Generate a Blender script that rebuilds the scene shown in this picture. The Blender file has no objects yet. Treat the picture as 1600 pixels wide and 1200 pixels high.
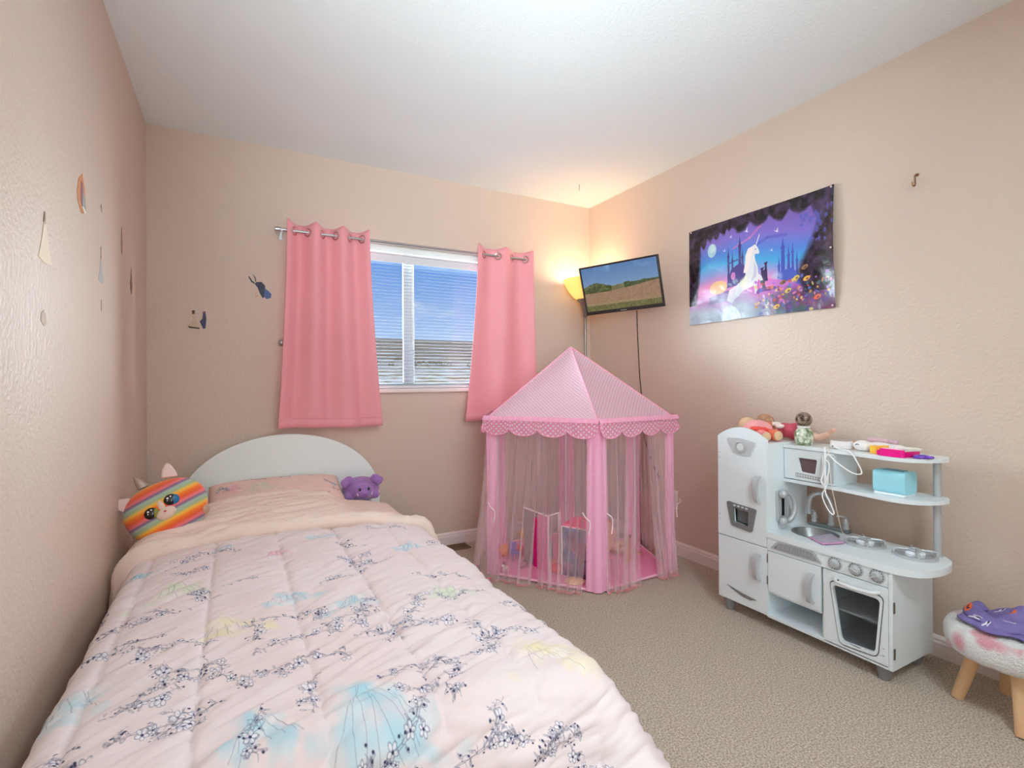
import bpy, bmesh, math, random
import numpy as np
from mathutils import Vector, Matrix, noise
from mathutils.geometry import tessellate_polygon
random.seed(7); RNG = np.random.RandomState(5)
C = bpy.context.scene.collection
S = bpy.context.scene
PI = math.pi
# ------------------------------------------------------------------ room figures (metres)
W, D, H, YF = 2.8415, 3.213, 2.44, -1.15      # right wall, window wall, ceiling, wall behind the camera
# ------------------------------------------------------------------ camera
f, yaw, pitch, roll = 796.7, .4958, .0030, -.0058
cam_d = bpy.data.cameras.new('camera'); cam = bpy.data.objects.new('camera', cam_d); C.objects.link(cam); S.camera = cam
cam_d.sensor_fit = 'HORIZONTAL'; cam_d.sensor_width = 36; cam_d.lens = 36*f/1600; cam_d.shift_y = -7.6/1600; cam_d.clip_start = .02; cam_d.clip_end = 2000
r_ = Vector((math.cos(yaw), -math.sin(yaw), 0)); fw = Vector((math.sin(yaw), math.cos(yaw), 0)); up = Vector((0, 0, 1))
fw2 = fw*math.cos(pitch)+up*math.sin(pitch); u2 = up*math.cos(pitch)-fw*math.sin(pitch)
cr = r_*math.cos(roll)+u2*math.sin(roll); cu = u2*math.cos(roll)-r_*math.sin(roll)
mw = Matrix((( cr.x, cu.x, -fw2.x, .4068), (cr.y, cu.y, -fw2.y, 0), (cr.z, cu.z, -fw2.z, 1.0962), (0, 0, 0, 1)))
cam.matrix_world = mw
# ------------------------------------------------------------------ exposure, sky, lights
S.view_settings.view_transform = 'Standard'; S.view_settings.look = 'None'
S.view_settings.exposure = 0.15; S.view_settings.gamma = 1; S.view_settings.use_curve_mapping = False
S.cycles.max_bounces = 14; S.cycles.diffuse_bounces = 8; S.cycles.transparent_max_bounces = 40
S.cycles.sample_clamp_indirect = 4; S.cycles.use_denoising = True
wd = bpy.data.worlds.new('sky'); S.world = wd; wd.use_nodes = True; nt = wd.node_tree; nt.nodes.clear()
def N(nt, t, **k):
    n = nt.nodes.new(t)
    for a, b in k.items():
        if a in ('inp',):
            for i, v in b.items(): n.inputs[i].default_value = v
        else: setattr(n, a, b)
    return n
out = N(nt, 'ShaderNodeOutputWorld'); bg = N(nt, 'ShaderNodeBackground', inp={'Strength': .85})
tc = N(nt, 'ShaderNodeTexCoord'); sp = N(nt, 'ShaderNodeSeparateXYZ'); rp = N(nt, 'ShaderNodeValToRGB')
nt.links.new(tc.outputs['Generated'], sp.inputs[0]); nt.links.new(sp.outputs['Z'], rp.inputs[0])
e = rp.color_ramp.elements; e[0].position = 0.0; e[0].color = (.60, .77, 1.0, 1); e[1].position = .22; e[1].color = (.15, .36, .86, 1)
mp = N(nt, 'ShaderNodeMapping', inp={'Scale': (2.2, 2.2, 7.5), 'Location': (.6, .2, .1)}); no = N(nt, 'ShaderNodeTexNoise', inp={'Scale': 2.6, 'Detail': 8, 'Roughness': .58})
cl = N(nt, 'ShaderNodeValToRGB'); cl.color_ramp.elements[0].position = .56; cl.color_ramp.elements[1].position = .86
mx = N(nt, 'ShaderNodeMix', data_type='RGBA')
nt.links.new(tc.outputs['Generated'], mp.inputs[0]); nt.links.new(mp.outputs[0], no.inputs[0]); nt.links.new(no.outputs[0], cl.inputs[0])
nt.links.new(cl.outputs[0], mx.inputs[0]); nt.links.new(rp.outputs[0], mx.inputs[6]); mx.inputs[7].default_value = (.92, .95, 1, 1)
nt.links.new(mx.outputs[2], bg.inputs[0]); nt.links.new(bg.outputs[0], out.inputs[0])
def lamp(name, kind, loc, energy, color=(1, 1, 1), target=None, **k):
    d = bpy.data.lights.new(name, kind); d.energy = energy; d.color = color
    for a, b in k.items(): setattr(d, a, b)
    o = bpy.data.objects.new(name, d); C.objects.link(o); o.location = loc
    if target: o.rotation_euler = (Vector(target)-Vector(loc)).to_track_quat('-Z', 'Y').to_euler()
    return o
lamp('sun', 'SUN', (0, -5, 20), 1.7, (1, .96, .90), target=(2, 8, 5), angle=.01)
# daylight through the window: added panels out of view, for sky and snow glare
SKYC = (.74, .92, 1.0)
lamp('sky_above_fill', 'AREA', (1.42, D+4.0, 3.62), 850, SKYC, target=(1.42, D, 1.5), shape='RECTANGLE', size=6.5, size_y=1.35)
lamp('sky_left_fill', 'AREA', (-1.48, D+3.4, 1.95), 760, SKYC, target=(1.42, D, 1.5), shape='RECTANGLE', size=2.4, size_y=2.6)
lamp('sky_right_fill', 'AREA', (4.72, D+2.8, 1.95), 900, SKYC, target=(1.42, D, 1.5), shape='RECTANGLE', size=2.4, size_y=2.6)
lamp('snow_glare_fill', 'AREA', (1.42, D+1.25, .05), 60, SKYC, target=(1.42, 2.0, 2.3), shape='RECTANGLE', size=2.8, size_y=1.4)
# unseen fill lamps added beside and behind the camera to brighten the room
FILL = (.80, .95, 1.0)
lamp('fill_far_light', 'AREA', (.42, -.30, 1.45), 9.0, FILL, target=(1.55, 1.75, 2.44), shape='DISK', size=.35, spread=1.2)
lamp('fill_near_light', 'AREA', (.42, -.35, 1.25), 8.2, FILL, target=(.95, .85, 2.44), shape='DISK', size=.4, spread=1.7)
lamp('fill_top_light', 'AREA', (1.35, -.25, 2.3), 24, FILL, target=(1.4, -.1, 0), shape='DISK', size=.6)
lamp('fill_rear_light', 'AREA', (.75, -1.05, 1.35), 10.5, FILL, target=(2.35, 2.5, .85), shape='RECTANGLE', size=1.2, size_y=1.9, spread=1.35)
# ------------------------------------------------------------------ helpers
def lin(c):
    v = [x/255 for x in c[:3]]
    return tuple((x/12.92 if x <= .04045 else ((x+.055)/1.055)**2.4) for x in v)+(1,)
def M(name, c, rough=.6, metal=0, spec=.35, bump=None, var=None, coat=0, sheen=0, trans=None, emit=None, coords='Object', alpha=None):
    m = bpy.data.materials.new(name); m.use_nodes = True; nt = m.node_tree; b = nt.nodes['Principled BSDF']
    b.inputs['Base Color'].default_value = lin(c); b.inputs['Roughness'].default_value = rough; b.inputs['Metallic'].default_value = metal
    b.inputs['Specular IOR Level'].default_value = spec; b.inputs['Coat Weight'].default_value = coat; b.inputs['Sheen Weight'].default_value = sheen
    tc = N(nt, 'ShaderNodeTexCoord')
    if var:                                          # var = (scale, other colour, contrast)
        no = N(nt, 'ShaderNodeTexNoise', inp={'Scale': var[0], 'Detail': 4, 'Roughness': .6}); nt.links.new(tc.outputs[coords], no.inputs[0])
        rp = N(nt, 'ShaderNodeValToRGB'); w = var[2] if len(var) > 2 else .18
        rp.color_ramp.elements[0].position = .5-w; rp.color_ramp.elements[1].position = .5+w
        rp.color_ramp.elements[0].color = lin(c); rp.color_ramp.elements[1].color = lin(var[1])
        nt.links.new(no.outputs[0], rp.inputs[0]); nt.links.new(rp.outputs[0], b.inputs['Base Color'])
    if bump:                                         # bump = (scale, strength, distance)
        no = N(nt, 'ShaderNodeTexNoise', inp={'Scale': bump[0], 'Detail': 3, 'Roughness': .55}); nt.links.new(tc.outputs[coords], no.inputs[0])
        bp = N(nt, 'ShaderNodeBump', inp={'Strength': bump[1], 'Distance': bump[2]}); nt.links.new(no.outputs[0], bp.inputs['Height']); nt.links.new(bp.outputs[0], b.inputs['Normal'])
    if trans: b.inputs['Transmission Weight'].default_value = trans
    if emit:
        b.inputs['Emission Color'].default_value = lin(emit[0]); b.inputs['Emission Strength'].default_value = emit[1]
    return m
def sheer(name, c, opacity, grazing, tl=.45):
    m = bpy.data.materials.new(name); m.use_nodes = True; nt = m.node_tree; nt.nodes.clear()
    o = N(nt, 'ShaderNodeOutputMaterial'); t = N(nt, 'ShaderNodeBsdfTransparent'); d = N(nt, 'ShaderNodeBsdfDiffuse'); tr = N(nt, 'ShaderNodeBsdfTranslucent')
    d.inputs[0].default_value = lin(c); tr.inputs[0].default_value = lin(c)
    m1 = N(nt, 'ShaderNodeMixShader', inp={0: tl}); m2 = N(nt, 'ShaderNodeMixShader'); lw = N(nt, 'ShaderNodeLayerWeight', inp={0: .35})
    mr = N(nt, 'ShaderNodeMapRange', inp={1: .05, 2: .9, 3: opacity, 4: grazing})
    nt.links.new(lw.outputs['Facing'], mr.inputs[0]); nt.links.new(mr.outputs[0], m2.inputs[0])
    nt.links.new(d.outputs[0], m1.inputs[1]); nt.links.new(tr.outputs[0], m1.inputs[2]); nt.links.new(t.outputs[0], m2.inputs[1]); nt.links.new(m1.outputs[0], m2.inputs[2]); nt.links.new(m2.outputs[0], o.inputs[0])
    return m
class G:
    def __init__(s): s.v = []; s.f = []; s.uv = {}
    def add(s, vs, fs):
        b = len(s.v); s.v += [Vector(p) for p in vs]; s.f += [tuple(b+i for i in q) for q in fs]; return s
    def box(s, x0, x1, y0, y1, z0, z1):
        return s.add([(x0, y0, z0), (x1, y0, z0), (x1, y1, z0), (x0, y1, z0), (x0, y0, z1), (x1, y0, z1), (x1, y1, z1), (x0, y1, z1)],
                     [(0, 3, 2, 1), (4, 5, 6, 7), (0, 1, 5, 4), (1, 2, 6, 5), (2, 3, 7, 6), (3, 0, 4, 7)])
    def prism(s, loops, fn, a, b):                   # loops: outer then holes, 2-D; fn(p, depth) -> 3-D
        tri = tessellate_polygon([[Vector((p[0], p[1], 0)) for p in l] for l in loops]); flat = [p for l in loops for p in l]; n = len(flat)
        vs = [fn(p, a) for p in flat]+[fn(p, b) for p in flat]; fs = [tuple(t) for t in tri]+[tuple(n+i for i in reversed(t)) for t in tri]
        o = 0
        for l in loops:
            k = len(l); fs += [(o+i, o+(i+1) % k, n+o+(i+1) % k, n+o+i) for i in range(k)]; o += k
        return s.add(vs, fs)
    def tube(s, path, r, n=8, closed=False, cap=True):
        P = [Vector(p) for p in path]; m = len(P); R = r if hasattr(r, '__len__') else [r]*m; vs = []; ref = None
        for i, p in enumerate(P):
            t = (P[(i+1) % m]-P[i-1]) if closed else (P[min(i+1, m-1)]-P[max(i-1, 0)])
            t.normalize()
            if ref is None: ref = t.orthogonal().normalized()
            ref = (ref-t*ref.dot(t)); ref = ref.normalized() if ref.length > 1e-6 else t.orthogonal().normalized()
            q = t.cross(ref)
            vs += [p+(ref*math.cos(2*PI*k/n)+q*math.sin(2*PI*k/n))*R[i] for k in range(n)]
        fs = []; last = m if closed else m-1
        for i in range(last):
            for k in range(n): fs.append((i*n+k, i*n+(k+1) % n, ((i+1) % m)*n+(k+1) % n, ((i+1) % m)*n+k))
        if cap and not closed: fs += [tuple(reversed(range(n))), tuple((m-1)*n+k for k in range(n))]
        return s.add(vs, fs)
    def lathe(s, prof, c=(0, 0, 0), n=24, axis=(0, 0, 1)):
        ax = Vector(axis).normalized(); a = Vector((1, 0, 0)) if abs(ax.z) > .9 else ax.orthogonal().normalized(); b = ax.cross(a); c = Vector(c); vs = []
        for (r, z) in prof: vs += [c+ax*z+(a*math.cos(2*PI*k/n)+b*math.sin(2*PI*k/n))*r for k in range(n)]
        fs = [(i*n+k, i*n+(k+1) % n, (i+1)*n+(k+1) % n, (i+1)*n+k) for i in range(len(prof)-1) for k in range(n)]
        if prof[0][0] > 1e-5: fs.append(tuple(reversed(range(n))))
        if prof[-1][0] > 1e-5: fs.append(tuple((len(prof)-1)*n+k for k in range(n)))
        return s.add(vs, fs)
    def ell(s, c, r, rot=None, n=16, m=10, e=1.0):
        vs = []; c = Vector(c); R = rot if rot else Matrix.Identity(3)
        sg = lambda x: math.copysign(abs(x)**e, x)
        for i in range(m+1):
            t = PI*i/m
            for k in range(n):
                p = 2*PI*k/n; vs.append(c+R@Vector((r[0]*sg(math.sin(t))*sg(math.cos(p)), r[1]*sg(math.sin(t))*sg(math.sin(p)), r[2]*sg(math.cos(t)))))
        return s.add(vs, [(i*n+k, i*n+(k+1) % n, (i+1)*n+(k+1) % n, (i+1)*n+k) for i in range(m) for k in range(n)])
    def grid(s, fn, nu, nv, uv=None):
        b = len(s.v); s.v += [Vector(fn(i/nu, j/nv)) for j in range(nv+1) for i in range(nu+1)]
        for j in range(nv):
            for i in range(nu):
                q = [j*(nu+1)+i, j*(nu+1)+i+1, (j+1)*(nu+1)+i+1, (j+1)*(nu+1)+i]; s.f.append(tuple(b+k for k in q))
                if uv: s.uv[len(s.f)-1] = [uv(i/nu, j/nv), uv((i+1)/nu, j/nv), uv((i+1)/nu, (j+1)/nv), uv(i/nu, (j+1)/nv)]
        return s
WL = {}
def obj(name, g, m, parent=None, loc=None, bevel=0, smooth=40, solid=0, sub=0, remesh=0, seg=2):
    base = WL[parent.name] if parent else Vector(loc or (0, 0, 0))
    me = bpy.data.meshes.new(name); me.from_pydata([tuple(v-base) for v in g.v], [], g.f)
    if g.uv:
        l = me.uv_layers.new(name='UVMap')
        for p in me.polygons:
            for k, li in enumerate(p.loop_indices): l.data[li].uv = g.uv[p.index][k]
    bm = bmesh.new(); bm.from_mesh(me); bmesh.ops.remove_doubles(bm, verts=bm.verts, dist=1e-6)
    if not g.uv or solid == 0: bmesh.ops.recalc_face_normals(bm, faces=bm.faces)
    bm.to_mesh(me); bm.free()
    for x in (m if isinstance(m, (list, tuple)) else [m]): me.materials.append(x)
    o = bpy.data.objects.new(name, me); C.objects.link(o)
    if parent: o.parent = parent; WL[o.name] = base
    else: o.location = base; WL[o.name] = base
    if smooth:
        me.shade_smooth(); me.set_sharp_from_angle(angle=math.radians(smooth))
    if remesh:
        r = o.modifiers.new('r', 'REMESH'); r.mode = 'VOXEL'; r.voxel_size = remesh; r.use_smooth_shade = True
        q = o.modifiers.new('s', 'SMOOTH'); q.iterations = 6; q.factor = .5
    if bevel: b = o.modifiers.new('b', 'BEVEL'); b.width = bevel; b.segments = seg; b.limit_method = 'ANGLE'; b.harden_normals = False
    if solid: q = o.modifiers.new('t', 'SOLIDIFY'); q.thickness = solid; q.offset = 0
    if sub: q = o.modifiers.new('u', 'SUBSURF'); q.levels = sub; q.render_levels = sub
    return o
def tag(o, label, cat, group=None, kind=None):
    o['label'] = label; o['category'] = cat
    if group: o['group'] = group
    if kind: o['kind'] = kind
    return o
def thing(name, loc, label, cat, group=None):
    o = bpy.data.objects.new(name, None); C.objects.link(o); o.location = loc; o.empty_display_size = .05; WL[o.name] = Vector(loc)
    return tag(o, label, cat, group)
def struct(o): o['kind'] = 'structure'; return o
def dup(o, loc):                                     # copy of a one-level thing and its parts
    c = o.copy(); C.objects.link(c); c.location = loc; c.parent = None
    for ch in list(o.children):
        d = ch.copy(); C.objects.link(d); d.parent = c
    return c
def circ(cx, cy, r, n=24, ry=None, a0=0): return [(cx+r*math.cos(a0+2*PI*k/n), cy+(ry or r)*math.sin(a0+2*PI*k/n)) for k in range(n)]
def rrect(pts, r, n=5):                              # round the corners of a polygon
    out = []
    for i, p in enumerate(pts):
        p = Vector(p); a = Vector(pts[i-1]); b = Vector(pts[(i+1) % len(pts)])
        A = p+(a-p).normalized()*r; B = p+(b-p).normalized()*r
        for k in range(n+1):
            t = k/n; q = A*(1-t)**2+p*2*t*(1-t)+B*t*t; out.append((q.x, q.y))
    return out
def spline(pts, n=8, closed=False):
    P = [Vector(p) for p in pts]; out = []; m = len(P); last = m if closed else m-1
    for i in range(last):
        p0 = P[i-1] if (closed or i > 0) else P[0]; p1 = P[i]; p2 = P[(i+1) % m]; p3 = P[(i+2) % m] if (closed or i+2 < m) else P[-1]
        for k in range(n):
            t = k/n; out.append(.5*((2*p1)+(p2-p0)*t+(2*p0-5*p1+4*p2-p3)*t*t+(3*p1-p0-3*p2+p3)*t**3))
    if not closed: out.append(P[-1])
    return out
YZ = lambda x: (lambda p, d: (x+d, p[0], p[1]))      # outline given as (y, z), depth along x
XZ = lambda y: (lambda p, d: (p[0], y+d, p[1]))      # outline given as (x, z), depth along y
XY = lambda z: (lambda p, d: (p[0], p[1], z+d))
fbm = lambda p, o=3: noise.fractal(Vector(p), 1.0, 2.0, o)
# ------------------------------------------------------------------ picture painting (flat prints only)
class Canvas:
    def __init__(s, w, h, c): s.w, s.h = w, h; s.a = np.ones((h, w, 3), np.float32)*np.array([x/255 for x in c], np.float32)
    def win(s, x0, x1, y0, y1):
        x0, x1, y0, y1 = max(0, int(x0)), min(s.w, int(x1)+2), max(0, int(y0)), min(s.h, int(y1)+2)
        if x0 >= x1 or y0 >= y1: return None
        Y, X = np.mgrid[y0:y1, x0:x1].astype(np.float32); return (slice(y0, y1), slice(x0, x1)), X, Y
    def mixin(s, sl, a, c): a = np.clip(a, 0, 1)[..., None]; s.a[sl] = s.a[sl]*(1-a)+a*np.array([x/255 for x in c], np.float32)
    def ell(s, cx, cy, rx, ry, c, a=1, rot=0, soft=1.0, ring=0):
        q = max(rx, ry)+soft+2; w = s.win(cx-q, cx+q, cy-q, cy+q)
        if not w: return
        sl, X, Y = w; dx, dy = X-cx, Y-cy; co, si = math.cos(rot), math.sin(rot); u = (dx*co+dy*si)/rx; v = (-dx*si+dy*co)/ry
        d = (np.sqrt(u*u+v*v)-1)*min(rx, ry)
        s.mixin(sl, a*np.clip(((ring-np.abs(d)) if ring else -d)/soft+.5, 0, 1), c)
    def line(s, pts, c, w=1.0, a=1):
        for (x0, y0), (x1, y1) in zip(pts[:-1], pts[1:]):
            ww = s.win(min(x0, x1)-w-2, max(x0, x1)+w+2, min(y0, y1)-w-2, max(y0, y1)+w+2)
            if not ww: continue
            sl, X, Y = ww; dx, dy = x1-x0, y1-y0; L = dx*dx+dy*dy+1e-6; t = np.clip(((X-x0)*dx+(Y-y0)*dy)/L, 0, 1)
            d = np.hypot(X-x0-t*dx, Y-y0-t*dy); s.mixin(sl, a*np.clip(w-d+.5, 0, 1), c)
    def poly(s, pts, c, a=1, soft=0):
        xs = [p[0] for p in pts]; ys = [p[1] for p in pts]; w = s.win(min(xs)-1, max(xs)+1, min(ys)-1, max(ys)+1)
        if not w: return
        sl, X, Y = w; ins = np.zeros(X.shape, bool)
        for (x0, y0), (x1, y1) in zip(pts, pts[1:]+pts[:1]):
            if y0 == y1: continue
            ins ^= ((y0 > Y) != (y1 > Y)) & (X < (x1-x0)*(Y-y0)/(y1-y0)+x0)
        s.mixin(sl, a*ins.astype(np.float32), c)
    def noise(s, scale, seed, oct=4):
        r = np.random.RandomState(seed); out = np.zeros((s.h, s.w), np.float32); amp = 1; tot = 0
        for o in range(oct):
            n = max(2, int(scale*2**o)); m = max(2, int(n*s.h/s.w)); g = r.rand(m+2, n+2).astype(np.float32)
            yy = np.linspace(0, m, s.h); xx = np.linspace(0, n, s.w); yi = yy.astype(int); xi = xx.astype(int); fy = (yy-yi)[:, None]; fx = (xx-xi)[None]
            fy = fy*fy*(3-2*fy); fx = fx*fx*(3-2*fx)
            A = g[yi][:, xi]; B = g[yi][:, xi+1]; Cc = g[yi+1][:, xi]; Dd = g[yi+1][:, xi+1]
            out += amp*((A*(1-fx)+B*fx)*(1-fy)+(Cc*(1-fx)+Dd*fx)*fy); tot += amp; amp *= .5
        return out/tot
    def image(s, name):
        im = bpy.data.images.new(name, s.w, s.h); px = np.ones((s.h, s.w, 4), np.float32); px[..., :3] = np.clip(s.a, 0, 1)[::-1]
        im.pixels.foreach_set(px.ravel()); im.update(); im.pack(); return im
def printed(name, im, rough=.6, spec=.3, bump=None, emit=0, coat=0):
    m = M(name, (255, 255, 255), rough, spec=spec, bump=bump, coat=coat); nt = m.node_tree; b = nt.nodes['Principled BSDF']
    t = N(nt, 'ShaderNodeTexImage', image=im, extension='EXTEND'); nt.links.new(t.outputs[0], b.inputs['Base Color'])
    if emit:
        b.inputs['Base Color'].default_value = (.01, .01, .01, 1); nt.links.remove(b.inputs['Base Color'].links[0])
        nt.links.new(t.outputs[0], b.inputs['Emission Color']); b.inputs['Emission Strength'].default_value = emit
    return m
# ------------------------------------------------------------------ materials
wall_m = M('wall_paint', (211, 191, 176), .40, spec=.4, bump=(75, .55, .005))
ceil_m = M('ceiling_paint', (233, 240, 242), .9, spec=.1, bump=(110, .5, .004))
trim_m = M('white_trim', (236, 224, 220), .35)
carpet_m = M('carpet', (174, 146, 121), .97, spec=.05, bump=(180, 1.0, .016), var=(170, (252, 238, 220), .15), sheen=.25)
vinyl_m = M('white_vinyl', (238, 238, 236), .35); slat_m = M('blind_slat', (214, 216, 220), .5); slat_shaded = M('blind_slat_shaded', (108, 120, 142), .6)  # the slats' grey: white blind with backlit shade put into the colour
glass_m = bpy.data.materials.new('window_glass'); glass_m.use_nodes = True; _n = glass_m.node_tree; _n.nodes.clear()
_o = N(_n, 'ShaderNodeOutputMaterial'); _t = N(_n, 'ShaderNodeBsdfTransparent'); _g = N(_n, 'ShaderNodeBsdfGlossy', inp={'Roughness': .02}); _x = N(_n, 'ShaderNodeMixShader', inp={0: .04})
_n.links.new(_t.outputs[0], _x.inputs[1]); _n.links.new(_g.outputs[0], _x.inputs[2]); _n.links.new(_x.outputs[0], _o.inputs[0])
chrome = M('brushed_nickel', (190, 190, 192), .3, 1); silver = M('silver_plastic', (188, 191, 194), .35, .25); dsilver = M('silver_plastic_dark', (128, 130, 132), .4, .25)
white_m = M('white_lacquer', (226, 234, 238), .3, spec=.4); grey_in = M('white_lacquer_plain', (228, 234, 238), .5)
dark_m = M('dark_plastic', (26, 24, 26), .35); black_m = M('black_gloss', (8, 8, 10), .15)
# ------------------------------------------------------------------ the room
T = .13
WX0, WX1, WZ0, WZ1 = .80, 2.03, 1.045, 1.975           # window opening
struct(obj('floor', G().box(-T, W+T, YF-T, D+T, -.1, 0), carpet_m))
struct(obj('ceiling', G().box(-T, W+T, YF-T, D+T, H, H+.1), ceil_m))
struct(obj('wall_left', G().box(-T, 0, YF-T, D+T, 0, H), wall_m))
struct(obj('wall_right', G().box(W, W+T, YF-T, D+T, 0, H), wall_m))
struct(obj('wall_front', G().box(0, W, YF-T, YF, 0, H), wall_m))
g = G().prism([[(0, 0), (W, 0), (W, H), (0, H)], [(WX0, WZ0), (WX0, WZ1), (WX1, WZ1), (WX1, WZ0)]], XZ(D), 0, T); struct(obj('wall_back', g, wall_m, smooth=0))
def base_prof(t=.014, h=.083): return [(0, 0), (t, 0), (t, h*.68), (t*.75, h*.74), (t*.75, h*.86), (t*.4, h*.95), (0, h)]
for nm, fn, a, b in (('baseboard_back', lambda p, d: (d, D-p[0], p[1]), 0, W), ('baseboard_right', lambda p, d: (W-p[0], d, p[1]), YF, D), ('baseboard_left', lambda p, d: (p[0], d, p[1]), YF, D)):
    struct(obj(nm, G().prism([base_prof()], fn, a, b), trim_m, smooth=30))
# window: vinyl slider set in the opening
win = struct(obj('window_1', G().prism([[(WX0, WZ0), (WX1, WZ0), (WX1, WZ1), (WX0, WZ1)], [(WX0+.045, WZ0+.045), (WX0+.045, WZ1-.045), (WX1-.045, WZ1-.045), (WX1-.045, WZ0+.045)]], XZ(D+.055), 0, .06), vinyl_m, bevel=.003))
obj('meeting_stile', G().box(1.372, 1.414, D+.062, D+.085, WZ0+.045, WZ1-.045), vinyl_m, win, bevel=.003)
obj('meeting_stile', G().box(1.408, 1.452, D+.083, D+.108, WZ0+.045, WZ1-.045), vinyl_m, win, bevel=.003)
obj('pane', G().box(WX0+.045, 1.372, D+.072, D+.076, WZ0+.045, WZ1-.045), glass_m, win)
obj('pane', G().box(1.452, WX1-.045, D+.094, D+.098, WZ0+.045, WZ1-.045), glass_m, win)
struct(obj('trim_1', G().box(WX0-.03, WX1+.03, D-.026, D+.06, WZ0-.022, WZ0+.004), trim_m, bevel=.006))
# window view: snow-patched rising field
g = G()
def field(a, b):
    x = -60+140*a; t = b**2.2; y = D+2.5+95*t; z = -.9+.95*min(1, t*9)**.8+9.7*t**.92
    return (x, y, z-.15+.35*noise.noise(Vector((x*.15, y*.15, 0)))*min(1, t*6)*(1-t))
g.grid(field, 60, 60)
gm = M('winter_field', (186, 162, 116), .95, spec=.05, var=(1.6, (240, 230, 210), .10)); nt = gm.node_tree
gtc = N(nt, 'ShaderNodeTexCoord'); gsp = N(nt, 'ShaderNodeSeparateXYZ'); nt.links.new(gtc.outputs['Object'], gsp.inputs[0]); gmr = N(nt, 'ShaderNodeMapRange', inp={1: 16., 2: 30., 3: 0., 4: 1.})
gmx = N(nt, 'ShaderNodeMix', data_type='RGBA'); nt.links.new(gsp.outputs['Y'], gmr.inputs[0]); nt.links.new(gmr.outputs[0], gmx.inputs[0])
gn = N(nt, 'ShaderNodeTexNoise', inp={'Scale': .4, 'Detail': 8}); nt.links.new(gtc.outputs['Object'], gn.inputs[0]); gr = N(nt, 'ShaderNodeValToRGB'); nt.links.new(gn.outputs[0], gr.inputs[0])
gr.color_ramp.elements[0].position = .4; gr.color_ramp.elements[0].color = lin((150, 128, 100)); gr.color_ramp.elements[1].position = .62; gr.color_ramp.elements[1].color = lin((196, 172, 138))
_b = nt.nodes['Principled BSDF']; _src = _b.inputs['Base Color'].links[0].from_socket
nt.links.new(_src, gmx.inputs[6]); nt.links.new(gr.outputs[0], gmx.inputs[7]); nt.links.new(gmx.outputs[2], _b.inputs['Base Color'])
struct(obj('terrain', g, gm)); bpy.data.objects['terrain']['label'] = 'snow-patched brown field rising beyond the window'
g = G()
for i in range(160):
    x = -20+50*random.random(); q = Vector(field((x+60)/140, (.44+.05*random.random()))); r = .06+.10*random.random()
    g.ell(q+Vector((0, 0, r*.4)), (r*1.3, r, r), n=6, m=4)
tag(obj('scrub', g, M('scrub_leaf', (134, 124, 98), .9, var=(3, (160, 146, 114))), loc=(0, 0, 0)), 'low dark scrub scattered along the far field', 'shrub', kind='stuff')
# ------------------------------------------------------------------ window blind, rod, curtains
bl = thing('window_blind', (1.415, D+.03, 1.06), 'white mini blind with open horizontal slats hanging in the window', 'blind')
obj('head_rail', G().box(WX0+.01, WX1-.01, D+.008, D+.045, 1.862, 1.902), slat_m, bl, bevel=.004)
obj('valance', G().prism([[(D-.012, 1.852), (D-.006, 1.852), (D-.006, 1.905), (D-.022, 1.905), (D-.022, 1.898), (D-.012, 1.896)]], lambda p, d: (d, p[0], p[1]), WX0+.004, WX1-.004), slat_m, bl, smooth=30)
base_slat = None
for i in range(37):
    z = 1.083+i*.0212
    if base_slat is None:
        pr = [(-.0125, -.0004), (-.006, .0003), (0, .0005), (.006, .0003), (.0125, -.0004), (.0125, -.0008), (.006, -.0001), (0, .0001), (-.006, -.0001), (-.0125, -.0008)]
        base_slat = obj('slat', G().prism([pr], lambda p, d: (d, D+.03+p[0]*.9925-p[1]*.12, 1.06+p[1]*.9925+p[0]*.12), WX0+.015, WX1-.015), slat_shaded, bl, smooth=60); base_slat.location.z = z-1.06
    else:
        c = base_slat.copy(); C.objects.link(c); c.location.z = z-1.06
obj('bottom_rail', G().box(WX0+.015, WX1-.015, D+.018, D+.042, 1.051, 1.067), slat_m, bl, bevel=.004)
cord_m = M('white_cord', (242, 242, 240), .6)
for x in (1.00, 1.425, 1.90):
    obj('ladder_cord', G().tube([(x, D+.0165, 1.06), (x, D+.0165, 1.87)], .0012, 6).tube([(x, D+.0435, 1.06), (x, D+.0435, 1.87)], .0012, 6), cord_m, bl)
obj('tilt_wand', G().tube([(1.412, D-.004, 1.86), (1.414, D-.006, 1.72), (1.410, D-.006, 1.70), (1.412, D-.005, 1.30)], .003, 8), M('clear_wand', (225, 225, 222), .2), bl)
RZ, RY = 1.953, D-.085
rod = thing('curtain_rod', (1.42, RY, RZ), 'thin nickel curtain rod above the window on two brackets', 'curtain rod')
obj('rod', G().tube([(.62, RY, RZ), (2.235, RY, RZ)], .008, 12), chrome, rod)
for x, s in ((.615, -1), (2.24, 1)):
    obj('finial', G().lathe([(.0, -.018), (.012, -.016), (.014, 0), (.012, .016), (0, .018)], (x, RY, RZ), 14, (1, 0, 0)), chrome, rod)
    obj('bracket', G().box(x-s*.02-.006, x-s*.02+.006, RY-.012, D, RZ-.014, RZ-.004).box(x-s*.02-.011, x-s*.02+.011, D-.004, D, RZ-.04, RZ+.03), chrome, rod, bevel=.002)
pinkc = M('pink_satin', (236, 154, 163), .5, spec=.3, bump=(500, .05, .001), sheen=.3, var=(3, (240, 162, 170), .3)); _b = pinkc.node_tree.nodes['Principled BSDF']; 
ring_m = M('grommet_metal', (226, 190, 190), .22, 1)
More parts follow.
